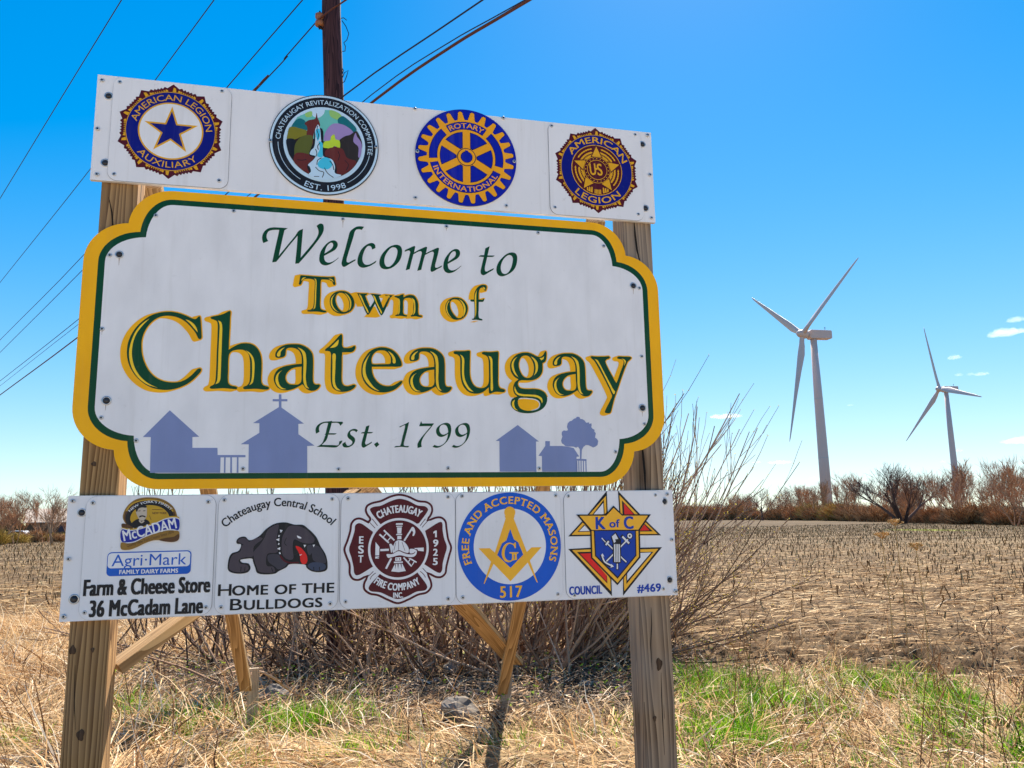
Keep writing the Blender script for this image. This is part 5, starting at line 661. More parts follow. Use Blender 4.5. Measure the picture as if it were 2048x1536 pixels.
def put(src, parent, pts, y):
    for x, z in pts:
        o = src.copy(); col.objects.link(o); o.parent = parent; o.location = (x, y, z); o.rotation_euler = (0, random.uniform(0, 6), 0); o.scale = [random.uniform(.92, 1.08)] * 3
put(sobj, top, SCRW['SC_TOP'], -.0026); put(bobj, top, SCRW['BO_TOP'], .0009); put(sobj, panel, SCRW['SC_MID'], -.0012); put(bobj, panel, SCRW['BO_MID'], -.0012)
put(sobj, bot, SCRW['SC_BOT'], -.0026); put(bobj, bot, SCRW['BO_BOT'], .0009); put(sobj, top, SCRD['waterfall'] + SCRD['gear'], -.0122)
bpy.data.objects.remove(sobj); bpy.data.objects.remove(bobj)

# ------------------------------------------------------------------ noise
def _h(ix, iy, s):
    n = (ix.astype(np.int64) * 374761393 + iy.astype(np.int64) * 668265263 + s * 974711) & 0x7fffffff
    n = ((n ^ (n >> 13)) * 1274126177) & 0x7fffffff
    return ((n ^ (n >> 16)) & 0xffff) / 65535.0
def vnoise(x, y, s=0):
    ix = np.floor(x); iy = np.floor(y); fx = x - ix; fy = y - iy; ux = fx * fx * (3 - 2 * fx); uy = fy * fy * (3 - 2 * fy)
    a = _h(ix, iy, s); b = _h(ix + 1, iy, s); c = _h(ix, iy + 1, s); d = _h(ix + 1, iy + 1, s)
    return (a * (1 - ux) + b * ux) * (1 - uy) + (c * (1 - ux) + d * ux) * uy
def fbm(x, y, s=0, o=4, g=.5):
    t = 0; a = 1; n = 0
    for i in range(o): t = t + a * vnoise(x * 2 ** i + 17 * i, y * 2 ** i - 11 * i, s + i); n += a; a *= g
    return t / n
VAZ = R(14.05)                                     # viewing azimuth, from +Y to +X
ROW = np.array((math.cos(R(11)), -math.sin(R(11)))); ACR = np.array((math.sin(R(11)), math.cos(R(11))))   # crop rows run left to right
BX = [-60, -14, -7, -3, 0, 2.0, 3.0, 3.8, 4.5, 5.3, 6.2, 8, 12, 40]; BY = [60, 19, 14.5, 11.5, 9.0, 7.4, 6.0, 5.2, 4.7, 3.6, 2.6, 1.0, -2, -22]
def soil_amt(x, y):
    d = y - np.interp(x, BX, BY) + (fbm(x * .9, y * .9, 3) - .5) * 2.2
    return np.clip(d / .9, 0, 1)
SHR = [(2.2, 4.9, 1.5), (.2, 5.7, 1.9), (-.9, 6.1, 1.3), (1.3, 4.9, 1.35)]
def litter_amt(x, y):
    d = np.full(x.shape, 9.0)
    for a, b, r_ in SHR: d = np.minimum(d, np.hypot(x - a, (y - b) * 1.0) / r_)
    return np.clip((1.25 - d + (fbm(x * 2, y * 2, 5) - .5) * .9) * 2.2, 0, 1)
def height(x, y):
    r_ = np.hypot(x - CAM[0], y - CAM[1]); so_ = soil_amt(x, y)
    z = (fbm(x * .5, y * .5, 11) - .5) * .10 * np.clip((25 - r_) / 20, 0, 1)
    clod = np.abs(fbm(x * 5, y * 5, 21, 4, .6) - .5) * 2
    ac = x * ACR[0] + y * ACR[1]
    rut = np.clip(1 - np.abs(((ac + (fbm(x * .6, y * .6, 9) - .5) * 1.3) % 1.5) - .75) / .45, 0, 1)
    z = z + so_ * np.clip((60 - r_) / 40, 0, 1) * (clod * (.05 + .20 * np.clip((15 - r_) / 5, 0, 1)) + (fbm(x * 1.1, y * 1.1, 31) - .5) * .12 - rut * .05)
    z = z + (1 - so_) * (fbm(x * 2.6, y * 2.6, 41) - .45) * .09
    return z * np.clip((r_ - .5) / 2, 0, 1)

# ------------------------------------------------------------------ ground
def build_ground():
    rr = [0.4]
    while rr[-1] < 4: rr.append(rr[-1] * 1.06)
    while rr[-1] < 45: rr.append(rr[-1] * 1.0042)
    while rr[-1] < 1800: rr.append(rr[-1] * 1.03)
    rr = np.array(rr)
    A = np.concatenate([np.linspace(-38, 38, 470), np.linspace(38, 322, 60)[1:-1]]); A = np.radians(A) + VAZ
    n = len(A); X = CAM[0] + rr[:, None] * np.sin(A)[None]; Y = CAM[1] + rr[:, None] * np.cos(A)[None]
    Z = height(X, Y)
    V = np.stack([X, Y, Z], -1).reshape(-1, 3); m = len(rr)
    i = np.arange(m - 1)[:, None] * n; k = np.arange(n)[None]; k2 = (k + 1) % n
    Q = np.stack([i + k, i + n + k, i + n + k2, i + k2], -1).reshape(-1, 4)
    x, y = V[:, 0], V[:, 1]; r_ = np.hypot(x - CAM[0], y - CAM[1])
    far = np.clip((r_ - 16) / 30, 0, 1)
    gx, gy = 56.14, 62.15
    px_ = np.array([gx, gy]) ; gr = np.clip(1.3 - np.hypot(((x - gx) * ROW[0] + (y - gy) * ROW[1]) / 2.2, ((x - gx) * ACR[0] + (y - gy) * ACR[1]) / 6), 0, 1)
    o = fast_mesh('ground', V, Q[:, ::-1], ground_mat(), smooth=True, attr={'soil': soil_amt(x, y), 'litter': litter_amt(x, y), 'far': far, 'farther': np.clip((r_ - 70) / 60, 0, 1), 'sprout': gr})
    # middle cap under the camera
    c0 = len(V)
    tag(o, 'tan meadow verge and brown harvested field under everything', 'ground', kind='structure')
    return o
def ground_mat():
    m, nt, b = new_mat('field_ground')
    tc = node(nt, 'ShaderNodeTexCoord')
    def nz(sc, det=6, rough=.6):
        n = node(nt, 'ShaderNodeTexNoise'); n.inputs['Scale'].default_value = sc; n.inputs['Detail'].default_value = det; n.inputs['Roughness'].default_value = rough; nt.links.new(tc.outputs['Object'], n.inputs['Vector']); return n
    def at(nm):
        a = node(nt, 'ShaderNodeAttribute'); a.attribute_name = nm; return a.outputs['Fac']
    def mix(f, a, c):
        mx = node(nt, 'ShaderNodeMixRGB'); nt.links.new(f, mx.inputs['Fac']); nt.links.new(a, mx.inputs['Color1']); nt.links.new(c, mx.inputs['Color2']); return mx.outputs[0]
    n1 = nz(14); n2 = nz(5); n3 = nz(.35, 8); n4 = nz(30)
    mead = ramp(nt, n1.outputs['Fac'], [(.3, (.10, .07, .035)), (.5, (.24, .165, .085)), (.7, (.40, .29, .16))])
    soil = ramp(nt, n2.outputs['Fac'], [(.3, (.034, .021, .011)), (.5, (.105, .066, .035)), (.72, (.225, .152, .083))])
    mp = node(nt, 'ShaderNodeMapping'); mp.inputs['Rotation'].default_value = (0, 0, R(11)); mp.inputs['Scale'].default_value = (.05, .75, 1); nt.links.new(tc.outputs['Object'], mp.inputs['Vector'])
    nr = node(nt, 'ShaderNodeTexNoise'); nr.inputs['Scale'].default_value = .5; nr.inputs['Detail'].default_value = 7; nr.inputs['Roughness'].default_value = .65; nt.links.new(mp.outputs[0], nr.inputs['Vector'])
    farc = ramp(nt, nr.outputs['Fac'], [(.36, (.055, .037, .020)), (.5, (.145, .100, .056)), (.62, (.27, .195, .112))])
    fr = mix(n4.outputs['Fac'], farc.outputs[0], soil.outputs[0]); 
    mxn = node(nt, 'ShaderNodeMixRGB'); mxn.inputs['Fac'].default_value = .25; nt.links.new(farc.outputs[0], mxn.inputs['Color1']); nt.links.new(soil.outputs[0], mxn.inputs['Color2'])
    s2 = mix(at('far'), soil.outputs[0], mxn.outputs[0])
    fs = ramp(nt, nr.outputs['Fac'], [(.38, (.055, .038, .022)), (.62, (.15, .106, .062))]); s2 = mix(at('farther'), s2, fs.outputs[0])
    c = mix(at('soil'), mead.outputs[0], s2)
    lit = ramp(nt, n1.outputs['Fac'], [(.3, (.03, .022, .016)), (.55, (.10, .074, .052)), (.75, (.24, .18, .13))])
    c = mix(at('litter'), c, lit.outputs[0])
    gr = ramp(nt, n1.outputs['Fac'], [(.35, (.12, .14, .02)), (.7, (.34, .40, .05))]); c = mix(at('sprout'), c, gr.outputs[0])
    nt.links.new(c, b.inputs['Base Color']); b.inputs['Roughness'].default_value = .95; b.inputs['Specular IOR Level'].default_value = .1
    bp = node(nt, 'ShaderNodeBump'); bp.inputs['Strength'].default_value = .8; bp.inputs['Distance'].default_value = .03; nt.links.new(n1.outputs['Fac'], bp.inputs['Height']); nt.links.new(bp.outputs[0], b.inputs['Normal'])
    return m
build_ground()
def gravel():
    m, nt, b = new_mat('bounce_gravel'); tc = node(nt, 'ShaderNodeTexCoord'); v = node(nt, 'ShaderNodeTexVoronoi'); v.inputs['Scale'].default_value = 40; nt.links.new(tc.outputs['Object'], v.inputs['Vector'])
    rp_ = ramp(nt, v.outputs['Color'], [(.1, (.40, .35, .28)), (.9, (.68, .60, .48))]); nt.links.new(rp_.outputs[0], b.inputs['Base Color']); b.inputs['Roughness'].default_value = .95
    bp = node(nt, 'ShaderNodeBump'); bp.inputs['Strength'].default_value = .6; bp.inputs['Distance'].default_value = .02; nt.links.new(v.outputs['Distance'], bp.inputs['Height']); nt.links.new(bp.outputs[0], b.inputs['Normal']); return m
tag(mesh_obj('bounce_sheet', [(-60, -14, .05), (60, -14, .05), (60, -2.6, .05), (-60, -2.6, .05)], [(0, 1, 2, 3)], gravel()), 'added pale gravel bounce sheet in front of the sign', 'bounce sheet', kind='structure')  # unseen gravel sheet, added to bounce sunlight onto the shaded sign face

# ------------------------------------------------------------------ grass, straw, stubble: blades and stalks as real strips
def wedge(n, r0, r1, half=37, p=1.0):
    a = VAZ + np.radians(rng.uniform(-half, half, n)); r_ = (r0 ** (2 * p) + (r1 ** (2 * p) - r0 ** (2 * p)) * rng.random(n)) ** (.5 / p)
    return CAM[0] + r_ * np.sin(a), CAM[1] + r_ * np.cos(a), r_
def strips(name, x, y, z, L, az, e0, e1, wd, m, k=4, tip=.15, kind='stuff', label=None, cat=None, parent=None):
    """curved tapering blades: elevation runs from e0 to e1 along each"""
    n = len(x); t = np.linspace(0, 1, k); P = np.zeros((n, k, 3)); P[:, 0] = np.stack([x, y, z], 1)
    for j in range(1, k):
        e = e0 + (e1 - e0) * (t[j] + t[j - 1]) / 2; ds = L / (k - 1); aj = az + (rng.random(n) - .5) * .5
        P[:, j] = P[:, j - 1] + np.stack([np.cos(e) * np.sin(aj) * ds, np.cos(e) * np.cos(aj) * ds, np.sin(e) * ds], 1)
    fa = az + rng.uniform(-1.2, 1.2, n) + math.pi / 2; side = np.stack([np.sin(fa), np.cos(fa), rng.uniform(-.5, .5, n)], 1); side /= np.linalg.norm(side, axis=1)[:, None]
    w_ = wd[:, None] * (1 - (1 - tip) * t[None] ** 1.5) * .5
    V = np.stack([P - side[:, None] * w_[..., None], P + side[:, None] * w_[..., None]], 2).reshape(-1, 3)
    b = np.arange(n)[:, None] * (2 * k) + 2 * np.arange(k - 1)[None]
    Q = np.stack([b, b + 1, b + 3, b + 2], -1).reshape(-1, 4)
    o = fast_mesh(name, V, Q, m, parent)
    if kind: tag(o, label, cat, kind=kind)
    return o
straw_m = varied('dry_straw', [(0, lin(74, 48, 28)), (.22, lin(146, 104, 64)), (.5, lin(208, 166, 114)), (.8, lin(234, 202, 154)), (1, lin(248, 234, 208))], translucent=.25)
green_m = varied('spring_grass', [(0, lin(44, 90, 8)), (.5, lin(100, 160, 18)), (.85, lin(156, 200, 40)), (1, lin(190, 186, 80))], translucent=.45, rough=.6)
resid_m = varied('crop_residue', [(0, lin(104, 74, 46)), (.5, lin(172, 134, 88)), (1, lin(228, 198, 150))])
stub_m = varied('stubble', [(0, lin(66, 46, 30)), (.5, lin(132, 98, 60)), (1, lin(212, 174, 118))])
weed_m = varied('dead_weeds', [(0, lin(84, 56, 40)), (.6, lin(140, 102, 72)), (1, lin(190, 156, 116))])

# flattened straw of the verge
x, y, r_ = wedge(230000, 3.6, 17)
cl = fbm(x * 1.3, y * 1.3, 51); so_ = soil_amt(x, y); li = litter_amt(x, y)
left = np.clip((-.6 - x) / 1.2 + .55 * (fbm(x * .7, y * .7, 61) > .5), 0, 1)
dens = np.clip(.15 + 1.3 * (cl - .2), .1, 1.2) * (.62 + .38 * left) * (1 - so_ * .93) * (1 - .82 * li) * np.clip(1.25 - r_ / 22, .2, 1)
kp = rng.random(len(x)) < dens * .85; x, y, r_, cl, left = x[kp], y[kp], r_[kp], cl[kp], left[kp]; n = len(x)
az = fbm(x * .8, y * .8, 71) * 12 + rng.normal(0, .7, n)
up = rng.random(n) < .16
L = rng.uniform(.22, .6, n) * (.8 + .5 * left); e0 = np.where(up, rng.uniform(.8, 1.45, n), rng.uniform(.15, .75, n)); e1 = np.where(up, rng.uniform(-.2, .9, n), rng.uniform(-.55, .05, n))
z = height(x, y) + rng.uniform(0, .10, n) * (.4 + cl)
wdt_ = np.where(rng.random(n) < .14, rng.uniform(.009, .016, n), rng.uniform(.003, .0085, n))
strips('dry_grass', x, y, z, L, az, e0, e1, wdt_, straw_m, label='matted dry straw coloured grass covering the verge', cat='dry grass')
x, y, r_ = wedge(60000, 3.6, 12); kp = rng.random(len(x)) < (1 - soil_amt(x, y)) * np.clip((fbm(x * 1.8, y * 1.8, 55) - .35) * 3, 0, 1) * .7; x, y = x[kp], y[kp]; n = len(x)
strips('thatch', x, y, height(x, y) + rng.uniform(.01, .09, n), rng.uniform(.03, .14, n), rng.uniform(0, 6.28, n), rng.uniform(-.2, .5, n), rng.uniform(-.6, .3, n), rng.uniform(.006, .018, n), varied('thatch', [(0, lin(66, 46, 32)), (.4, lin(132, 98, 66)), (.8, lin(196, 160, 118)), (1, lin(232, 210, 176))]), k=3, tip=.5, label='broken dead leaves and thatch lying between the straw', cat='thatch')
# spring grass in patches
GP = [(-1.739, 4.652, 0.000, .32, 1.1), (-1.205, 4.019, 0.000, .40, .9), (-0.195, 3.686, 0.000, .42, 1.3), (-0.465, 3.610, 0.000, .34, 1.0), (-0.038, 2.757, 0.000, .35, .7), (-0.781, 2.869, 0.000, .4, .4), (3.374, 3.429, 0.000, .55, .9), (3.635, 3.136, 0.000, .7, 1.0), (3.776, 2.713, 0.000, .6, .9), (4.810, 3.495, 0.000, .55, .9),
      (3.353, 4.254, 0.000, .5, .9), (2.513, 2.337, 0.000, .6, .6), (2.847, 1.960, 0.000, .6, .6), (4.365, 2.344, 0.000, .6, .8), (5.014, 2.479, 0.000, .6, .8), (4.340, 1.481, 0.000, .6, .6), (3.362, 1.795, 0.000, .7, .5), (1.944, 2.667, 0.000, .5, .4), (0.825, 2.610, 0.000, .5, .35), (1.109, 6.442, 0.000, .5, .25), (-2.522, 3.971, 0.000, .3, .5)]
X = []; Y = []; W = []
for a in GP:
    gx, gy, gz, rad, dn = a; dn = dn * (1.5 if gx > 2.5 else 1.1); q = int(2300 * dn * rad * rad * 2.6)
    tt = rng.normal(0, 1, (q, 2)) * rad * .5; X.append(gx + tt[:, 0]); Y.append(gy + tt[:, 1]); W.append(np.full(q, dn))
x, y, r_ = wedge(26000, 4, 9.5); kp = rng.random(len(x)) < (1 - soil_amt(x, y)) * (1 - litter_amt(x, y)) * .30 * np.clip((x - 1) / 3, .10, 1); X.append(x[kp]); Y.append(y[kp]); W.append(np.full(kp.sum(), .4))
x = np.concatenate(X); y = np.concatenate(Y); w_ = np.concatenate(W)
kp = rng.random(len(x)) < np.clip((fbm(x * 3, y * 3, 81) - .40) * 5, 0, 1) * (1 - .8 * litter_amt(x, y)); x, y, w_ = x[kp], y[kp], w_[kp]; n = len(x)
strips('green_grass', x, y, height(x, y) - .01, rng.uniform(.08, .24, n) * np.where(x > 2.2, .85, 1.0) * (.55 + .5 * w_) * (.5 + .9 * fbm(x * 2, y * 2, 91)), rng.uniform(0, 6.28, n), rng.uniform(1.0, 1.5, n), rng.uniform(.2, 1.2, n), rng.uniform(.005, .010, n), green_m, label='bright green spring grass in tufts along the verge', cat='grass')
# crop residue on the field
x, y, r_ = wedge(150000, 6, 48, p=.7)
kp = (rng.random(len(x)) < soil_amt(x, y) * (.22 + .78 * np.exp(-((r_ - 20) / 8) ** 2)) * np.clip(-.25 + 2.1 * fbm((x * ROW[0] + y * ROW[1]) * .12, (x * ACR[0] + y * ACR[1]) * .8, 101), 0, 1)); x, y, r_ = x[kp], y[kp], r_[kp]; n = len(x)
az = math.pi / 2 + R(11) + rng.normal(0, .55, n) + (rng.random(n) < .5) * math.pi
strips('crop_residue', x, y, height(x, y) + rng.uniform(.005, .05, n), rng.uniform(.06, .36, n), az, rng.uniform(-.05, .25, n), rng.uniform(-.2, .1, n), rng.uniform(.005, .015, n) * (1 + r_ / 45), resid_m, k=3, tip=.8, label='pale broken stalks lying on the harvested field', cat='crop residue')
# standing stubble in rows
u = []; v = []
for k in range(0, 150):
    ac = 9.5 + k * .76; nn = int(130 / .17); s_ = np.arange(nn) * .17 - 55 + rng.normal(0, .06, nn); u.append(s_); v.append(np.full(nn, ac) + rng.normal(0, .05, nn))
u = np.concatenate(u); v = np.concatenate(v); x = CAM[0] + u * ROW[0] + v * ACR[0]; y = CAM[1] + u * ROW[1] + v * ACR[1]; r_ = np.hypot(x - CAM[0], y - CAM[1]); aa = np.arctan2(x - CAM[0], y - CAM[1]) - VAZ
kp = (np.abs(aa) < R(36)) & (soil_amt(x, y) > .9) & (rng.random(len(x)) < np.clip((r_ - 12) / 9, .05, 1) ** 1.5 * np.clip(1.4 - r_ / 110, .3, 1)); x, y, r_ = x[kp], y[kp], r_[kp]; n = len(x)
Ls = rng.uniform(.05, .30, n) * rng.uniform(.5, 1.1, n)
strips('corn_stubble', x, y, height(x, y) - .02, Ls, rng.uniform(0, 6.28, n), rng.uniform(.9, 1.57, n), rng.uniform(.9, 1.57, n), rng.uniform(.012, .026, n) * (1 + r_ / 60), stub_m, k=2, tip=.9, label='rows of short brown corn stubble standing in the field', cat='stubble')
# tall dead weeds at the verge
x, y, r_ = wedge(420, 4.6, 8.2); kp = (1 - soil_amt(x - .6, y - .6) > .3) & ((x > 2.6) | (x < -1.3)) & (rng.random(len(x)) < np.where(x > 2.6, .75, .4)); x, y = x[kp], y[kp]; n = len(x)
Hh = rng.uniform(.5, 1.15, n); az = 3.6 + rng.normal(0, .9, n); e0 = rng.uniform(1.05, 1.5, n); e1 = e0 - rng.uniform(0, .5, n)
X, Y, Z, LL, AZ, E0, E1, WW = [x], [y], [height(x, y)], [Hh], [az], [e0], [e1], [rng.uniform(.004, .008, n)]
for j in range(9):
    f = rng.uniform(.35, 1.0, n); em = e0 + (e1 - e0) * f / 2
    X.append(x + np.cos(em) * np.sin(az) * Hh * f); Y.append(y + np.cos(em) * np.cos(az) * Hh * f); Z.append(height(x, y) + np.sin(em) * Hh * f); LL.append(rng.uniform(.04, .16, n)); AZ.append(rng.uniform(0, 6.28, n)); E0.append(rng.uniform(.6, 1.3, n)); E1.append(rng.uniform(.3, 1.3, n)); WW.append(rng.uniform(.003, .007, n))
strips('dead_weed_stalks', *[np.concatenate(q) for q in (X, Y, Z, LL, AZ, E0, E1, WW)], weed_m, k=4, tip=.5, label='tall brittle brown weed stalks rising from the verge', cat='weeds')
# leafy sprigs under the shrubs
x, y, r_ = wedge(9000, 6.5, 10); kp = (rng.random(len(x)) < litter_amt(x, y) * np.clip((fbm(x * 2.2, y * 2.2, 111) - .55) * 6, 0, .8)); x, y = x[kp], y[kp]; n = len(x)
strips('leafy_sprigs', x, y, height(x, y) + rng.uniform(.02, .22, n), rng.uniform(.02, .05, n), rng.uniform(0, 6.28, n), rng.uniform(-.2, 1, n), rng.uniform(-.4, .8, n), rng.uniform(.015, .03, n), varied('sprig_leaf', [(0, lin(70, 110, 20)), (1, lin(170, 196, 60))], translucent=.4), k=3, label='small yellow green leaves sprouting under the shrubs', cat='weeds')
# fallen twigs and leaf litter
x, y, r_ = wedge(16000, 6, 11); kp = rng.random(len(x)) < litter_amt(x, y) * .9; x, y = x[kp], y[kp]; n = len(x)
strips('leaf_litter', x, y, height(x, y) + rng.uniform(0, .07, n), rng.uniform(.05, .35, n), rng.uniform(0, 6.28, n), rng.uniform(-.1, .5, n), rng.uniform(-.4, .3, n), rng.uniform(.006, .014, n), varied('litter', [(0, lin(44, 32, 26)), (.5, lin(108, 82, 64)), (.85, lin(176, 148, 122)), (1, lin(228, 208, 184))]), k=3, tip=.6, label='dead twigs and leaves on the dark ground under the shrubs', cat='leaf litter')

# ------------------------------------------------------------------ shrubs
bark_m = varied('shrub_bark', [(0, lin(84, 62, 50)), (.5, lin(152, 120, 96)), (1, lin(206, 174, 146))])
bark_dark = varied('shrub_bark_dark', [(0, lin(52, 38, 32)), (.5, lin(112, 86, 70)), (1, lin(172, 142, 118))])
bud_m = varied('buds', [(0, lin(150, 120, 40)), (.5, lin(206, 184, 60)), (1, lin(228, 216, 110))], translucent=.3)
def shrub(label, bx, by, n, h, spread, seed, m, dirs=None, base=.35, buds=True, droop=.0):
    r = random.Random(seed); root = empty('shrub', (bx, by, float(height(np.array([bx]), np.array([by]))[0]))); tag(root, label, 'shrub', 'bare shrubs behind the sign')
    st = MB(); bd = MB()
    for i in range(n):
        az = r.uniform(0, 6.283) if dirs is None else r.gauss(*dirs)
        le = min(1.4, r.uniform(.05, spread * 1.9)) if dirs is None else min(1.4, abs(r.gauss(spread, spread * .45)) + .05); L = h * r.uniform(.55, 1.0) * (1.05 - .2 * le); p = Vector((r.gauss(0, base), r.gauss(0, base * .7), -.03)); k = 9
        pts = [p]; e = math.pi / 2 - le; a = az
        cur = r.uniform(-.02, .10) * (1 if le > .5 else .3) - droop * r.random()
        for j in range(k):
            a += r.gauss(0, .07); e += cur + r.gauss(0, .05); e = min(e, 1.5)
            pts.append(pts[-1] + Vector((math.cos(e) * math.sin(a), math.cos(e) * math.cos(a), math.sin(e))) * L / k)
        r0 = r.uniform(.007, .019) * (L / h); rad = [r0 * (1 - .78 * j / k) + .0022 for j in range(k + 1)]; st.tube(pts, rad, 5, 0, False)
        for q in range(r.randint(4, 9)):
            j = r.randint(3, k - 1); s0 = pts[j]; d = (pts[j + 1] - pts[j]).normalized(); sd_ = Vector((r.gauss(0, 1), r.gauss(0, 1), r.gauss(.2, .6))).normalized(); d = (d + sd_ * r.uniform(.3, .7)).normalized(); l2 = L * r.uniform(.10, .30); tw = [s0]
            for jj in range(4): d = (d + Vector((r.gauss(0, .12), r.gauss(0, .12), r.gauss(.09, .1)))).normalized(); tw.append(tw[-1] + d * l2 / 4)
            st.tube(tw, [rad[j] * .6, rad[j] * .5, .0034, .0030, .0024], 4, 0, False)
            if buds:
                for b_ in tw[1:]:
                    if r.random() < .6: bud(bd, b_, r)
        if buds:
            for j in range(4, k + 1):
                if r.random() < .7: bud(bd, pts[j], r)
    st.build('stems', m, root)
    if buds: bd.build('buds', bud_m, root)
    return root
def bud(bd, p, r):
    for _ in range(2):
        d = Vector((r.gauss(0, 1), r.gauss(0, 1), r.gauss(.4, 1))).normalized() * r.uniform(.010, .024); s = d.cross(Vector((r.random(), r.random(), r.random()))).normalized() * .005
        bd.add([p, p + d * .5 + s, p + d, p + d * .5 - s], [(0, 1, 2, 3)])
shrub('tall tan bare shrub fanning out behind the right post', 2.15, 5.35, 80, 2.9, .68, 3, bark_m, base=.40)
shrub('bare budding shrub leaning out to the right past the sign', 2.6, 5.9, 150, 4.1, .66, 5, bark_m, dirs=(1.3, .6), base=.42)
shrub('low spreading shrub right of the right post', 2.7, 5.8, 90, 2.6, 1.05, 23, bark_m, dirs=(1.45, .6), base=.4)
shrub('dark twiggy bare shrub behind the bulldog plate', .25, 6.25, 95, 2.5, .72, 7, bark_dark, base=.5, droop=.06)
shrub('low tangled dark shrub near the left stay', -.75, 6.75, 70, 2.2, .75, 11, bark_dark, base=.5, buds=False, droop=.08)
shrub('thin tan bare shrub between the stakes', 1.25, 5.9, 60, 2.5, .68, 13, bark_m, base=.4, droop=.05)
shrub('low arching tangle of twigs in front of the utility pole', .05, 5.55, 70, 1.5, .78, 29, bark_m, base=.6, buds=False, droop=.16)
shrub('low arching tangle of twigs before the crossing planks', 1.2, 5.2, 50, 1.3, .78, 31, bark_m, base=.5, buds=False, droop=.16)
shrub('sparse bare shrub far left behind the left post', -1.9, 8.2, 30, 3.0, .5, 17, bark_dark, base=.4)

# ------------------------------------------------------------------ rocks
rock_m = paint('field_stone', (.22, .19, .16), rough=.9, var=.5, scale=7, spec=.15)
def rock(label, x, y, sx, sy, sz, seed):
    import bmesh
    bm = bmesh.new(); bmesh.ops.create_icosphere(bm, subdivisions=3, radius=1)
    for v in bm.verts:
        c = v.co.copy(); k = 1 + .35 * mnoise.noise(c * 1.1 + Vector((seed, 0, 0))) + .12 * mnoise.noise(c * 3.5 + Vector((0, seed, 0)))
        q = Vector([round(a * 2.2) / 2.2 for a in c]); c = c * .72 + q * .28; v.co = Vector((c.x * sx, c.y * sy, c.z * sz)) * k
    me = bpy.data.meshes.new('rock'); bm.to_mesh(me); bm.free(); me.materials.append(rock_m)
    o = bpy.data.objects.new('rock', me); col.objects.link(o); o.location = (x, y, float(height(np.array([x]), np.array([y]))[0]) + sz * .35); o.rotation_euler = (0, 0, seed * 1.7); tag(o, label, 'rock', 'stones under the shrubs')
for i, (g, s_, lb) in enumerate([((0.874, 3.367, 0.000), (.17, .14, .15), 'largest dark stone half hidden in straw before the shrubs'), ((1.138, 5.394, -0.000), (.10, .08, .09), 'grey stone just left of the right stake'), ((0.908, 5.999, 0.000), (.13, .07, .06), 'flat grey stone among the twigs left of the stakes'),
     ((-0.644, 4.628, 0.000), (.13, .10, .11), 'pale stone beside the short left stake'), ((2.261, 4.358, 0.000), (.08, .07, .05), 'small pale stone right of the crossing planks'), ((0.482, 6.974, -0.000), (.12, .07, .05), 'low pale stone behind the bulldog shrub'), ((0.895, 4.935, 0.000), (.07, .06, .05), 'little rounded stone between two larger stones'), ((2.007, 4.546, 0.000), (.06, .05, .05), 'smallest stone near the right stake foot')]):
    rock(lb, g[0], g[1], *s_, 1.3 + i * 2.1)

# ------------------------------------------------------------------ dried umbel flowers
umb_m = varied('dried_umbel', [(0, lin(170, 128, 74)), (1, lin(222, 184, 124))])
def umbel(label, x, y, zt, rad):
    z0 = float(height(np.array([x]), np.array([y]))[0]); root = empty('dried_flower', (x, y, z0)); tag(root, label, 'dried flower', 'dried umbel flowers over the field'); H = zt - z0; st = MB(); hd = MB(); r = random.Random(int(x * 100))
    st.tube([(0, 0, -.02), (.02, 0, H * .5), (0, .01, H)], [.006, .005, .004], 5)
    st.tube([(.015, 0, H * .62), (.09, 0, H * .76), (.10, .01, H * .88)], [.003, .003, .002], 4)
    for i in range(34):
        a = r.uniform(0, 6.283); q = rad * math.sqrt(r.random()); t = Vector((q * math.cos(a), q * math.sin(a), H + .05 + .02 * r.random() - q * .25)); hd.tube([(0, 0, H), t], [.0016, .0013], 3, 0, False)
        for _ in range(5):
            d = Vector((r.gauss(0, .012), r.gauss(0, .012), r.uniform(.0, .02))); hd.tube([t, t + d], [.003, .005], 3)
    st.build('stem', umb_m, root); hd.build('flower_head', umb_m, root)
for px, (lb, rad) in zip(((5.551, 4.138, 1.335), (5.847, 4.285, 1.465), (5.602, 3.708, 1.227)), (('dried umbel flower standing lowest and leftmost over the field', .07), ('tallest dried umbel flower before the field', .075), ('small dried umbel flower right of the two others', .055))):
    umbel(lb, px[0], px[1], px[2], rad)

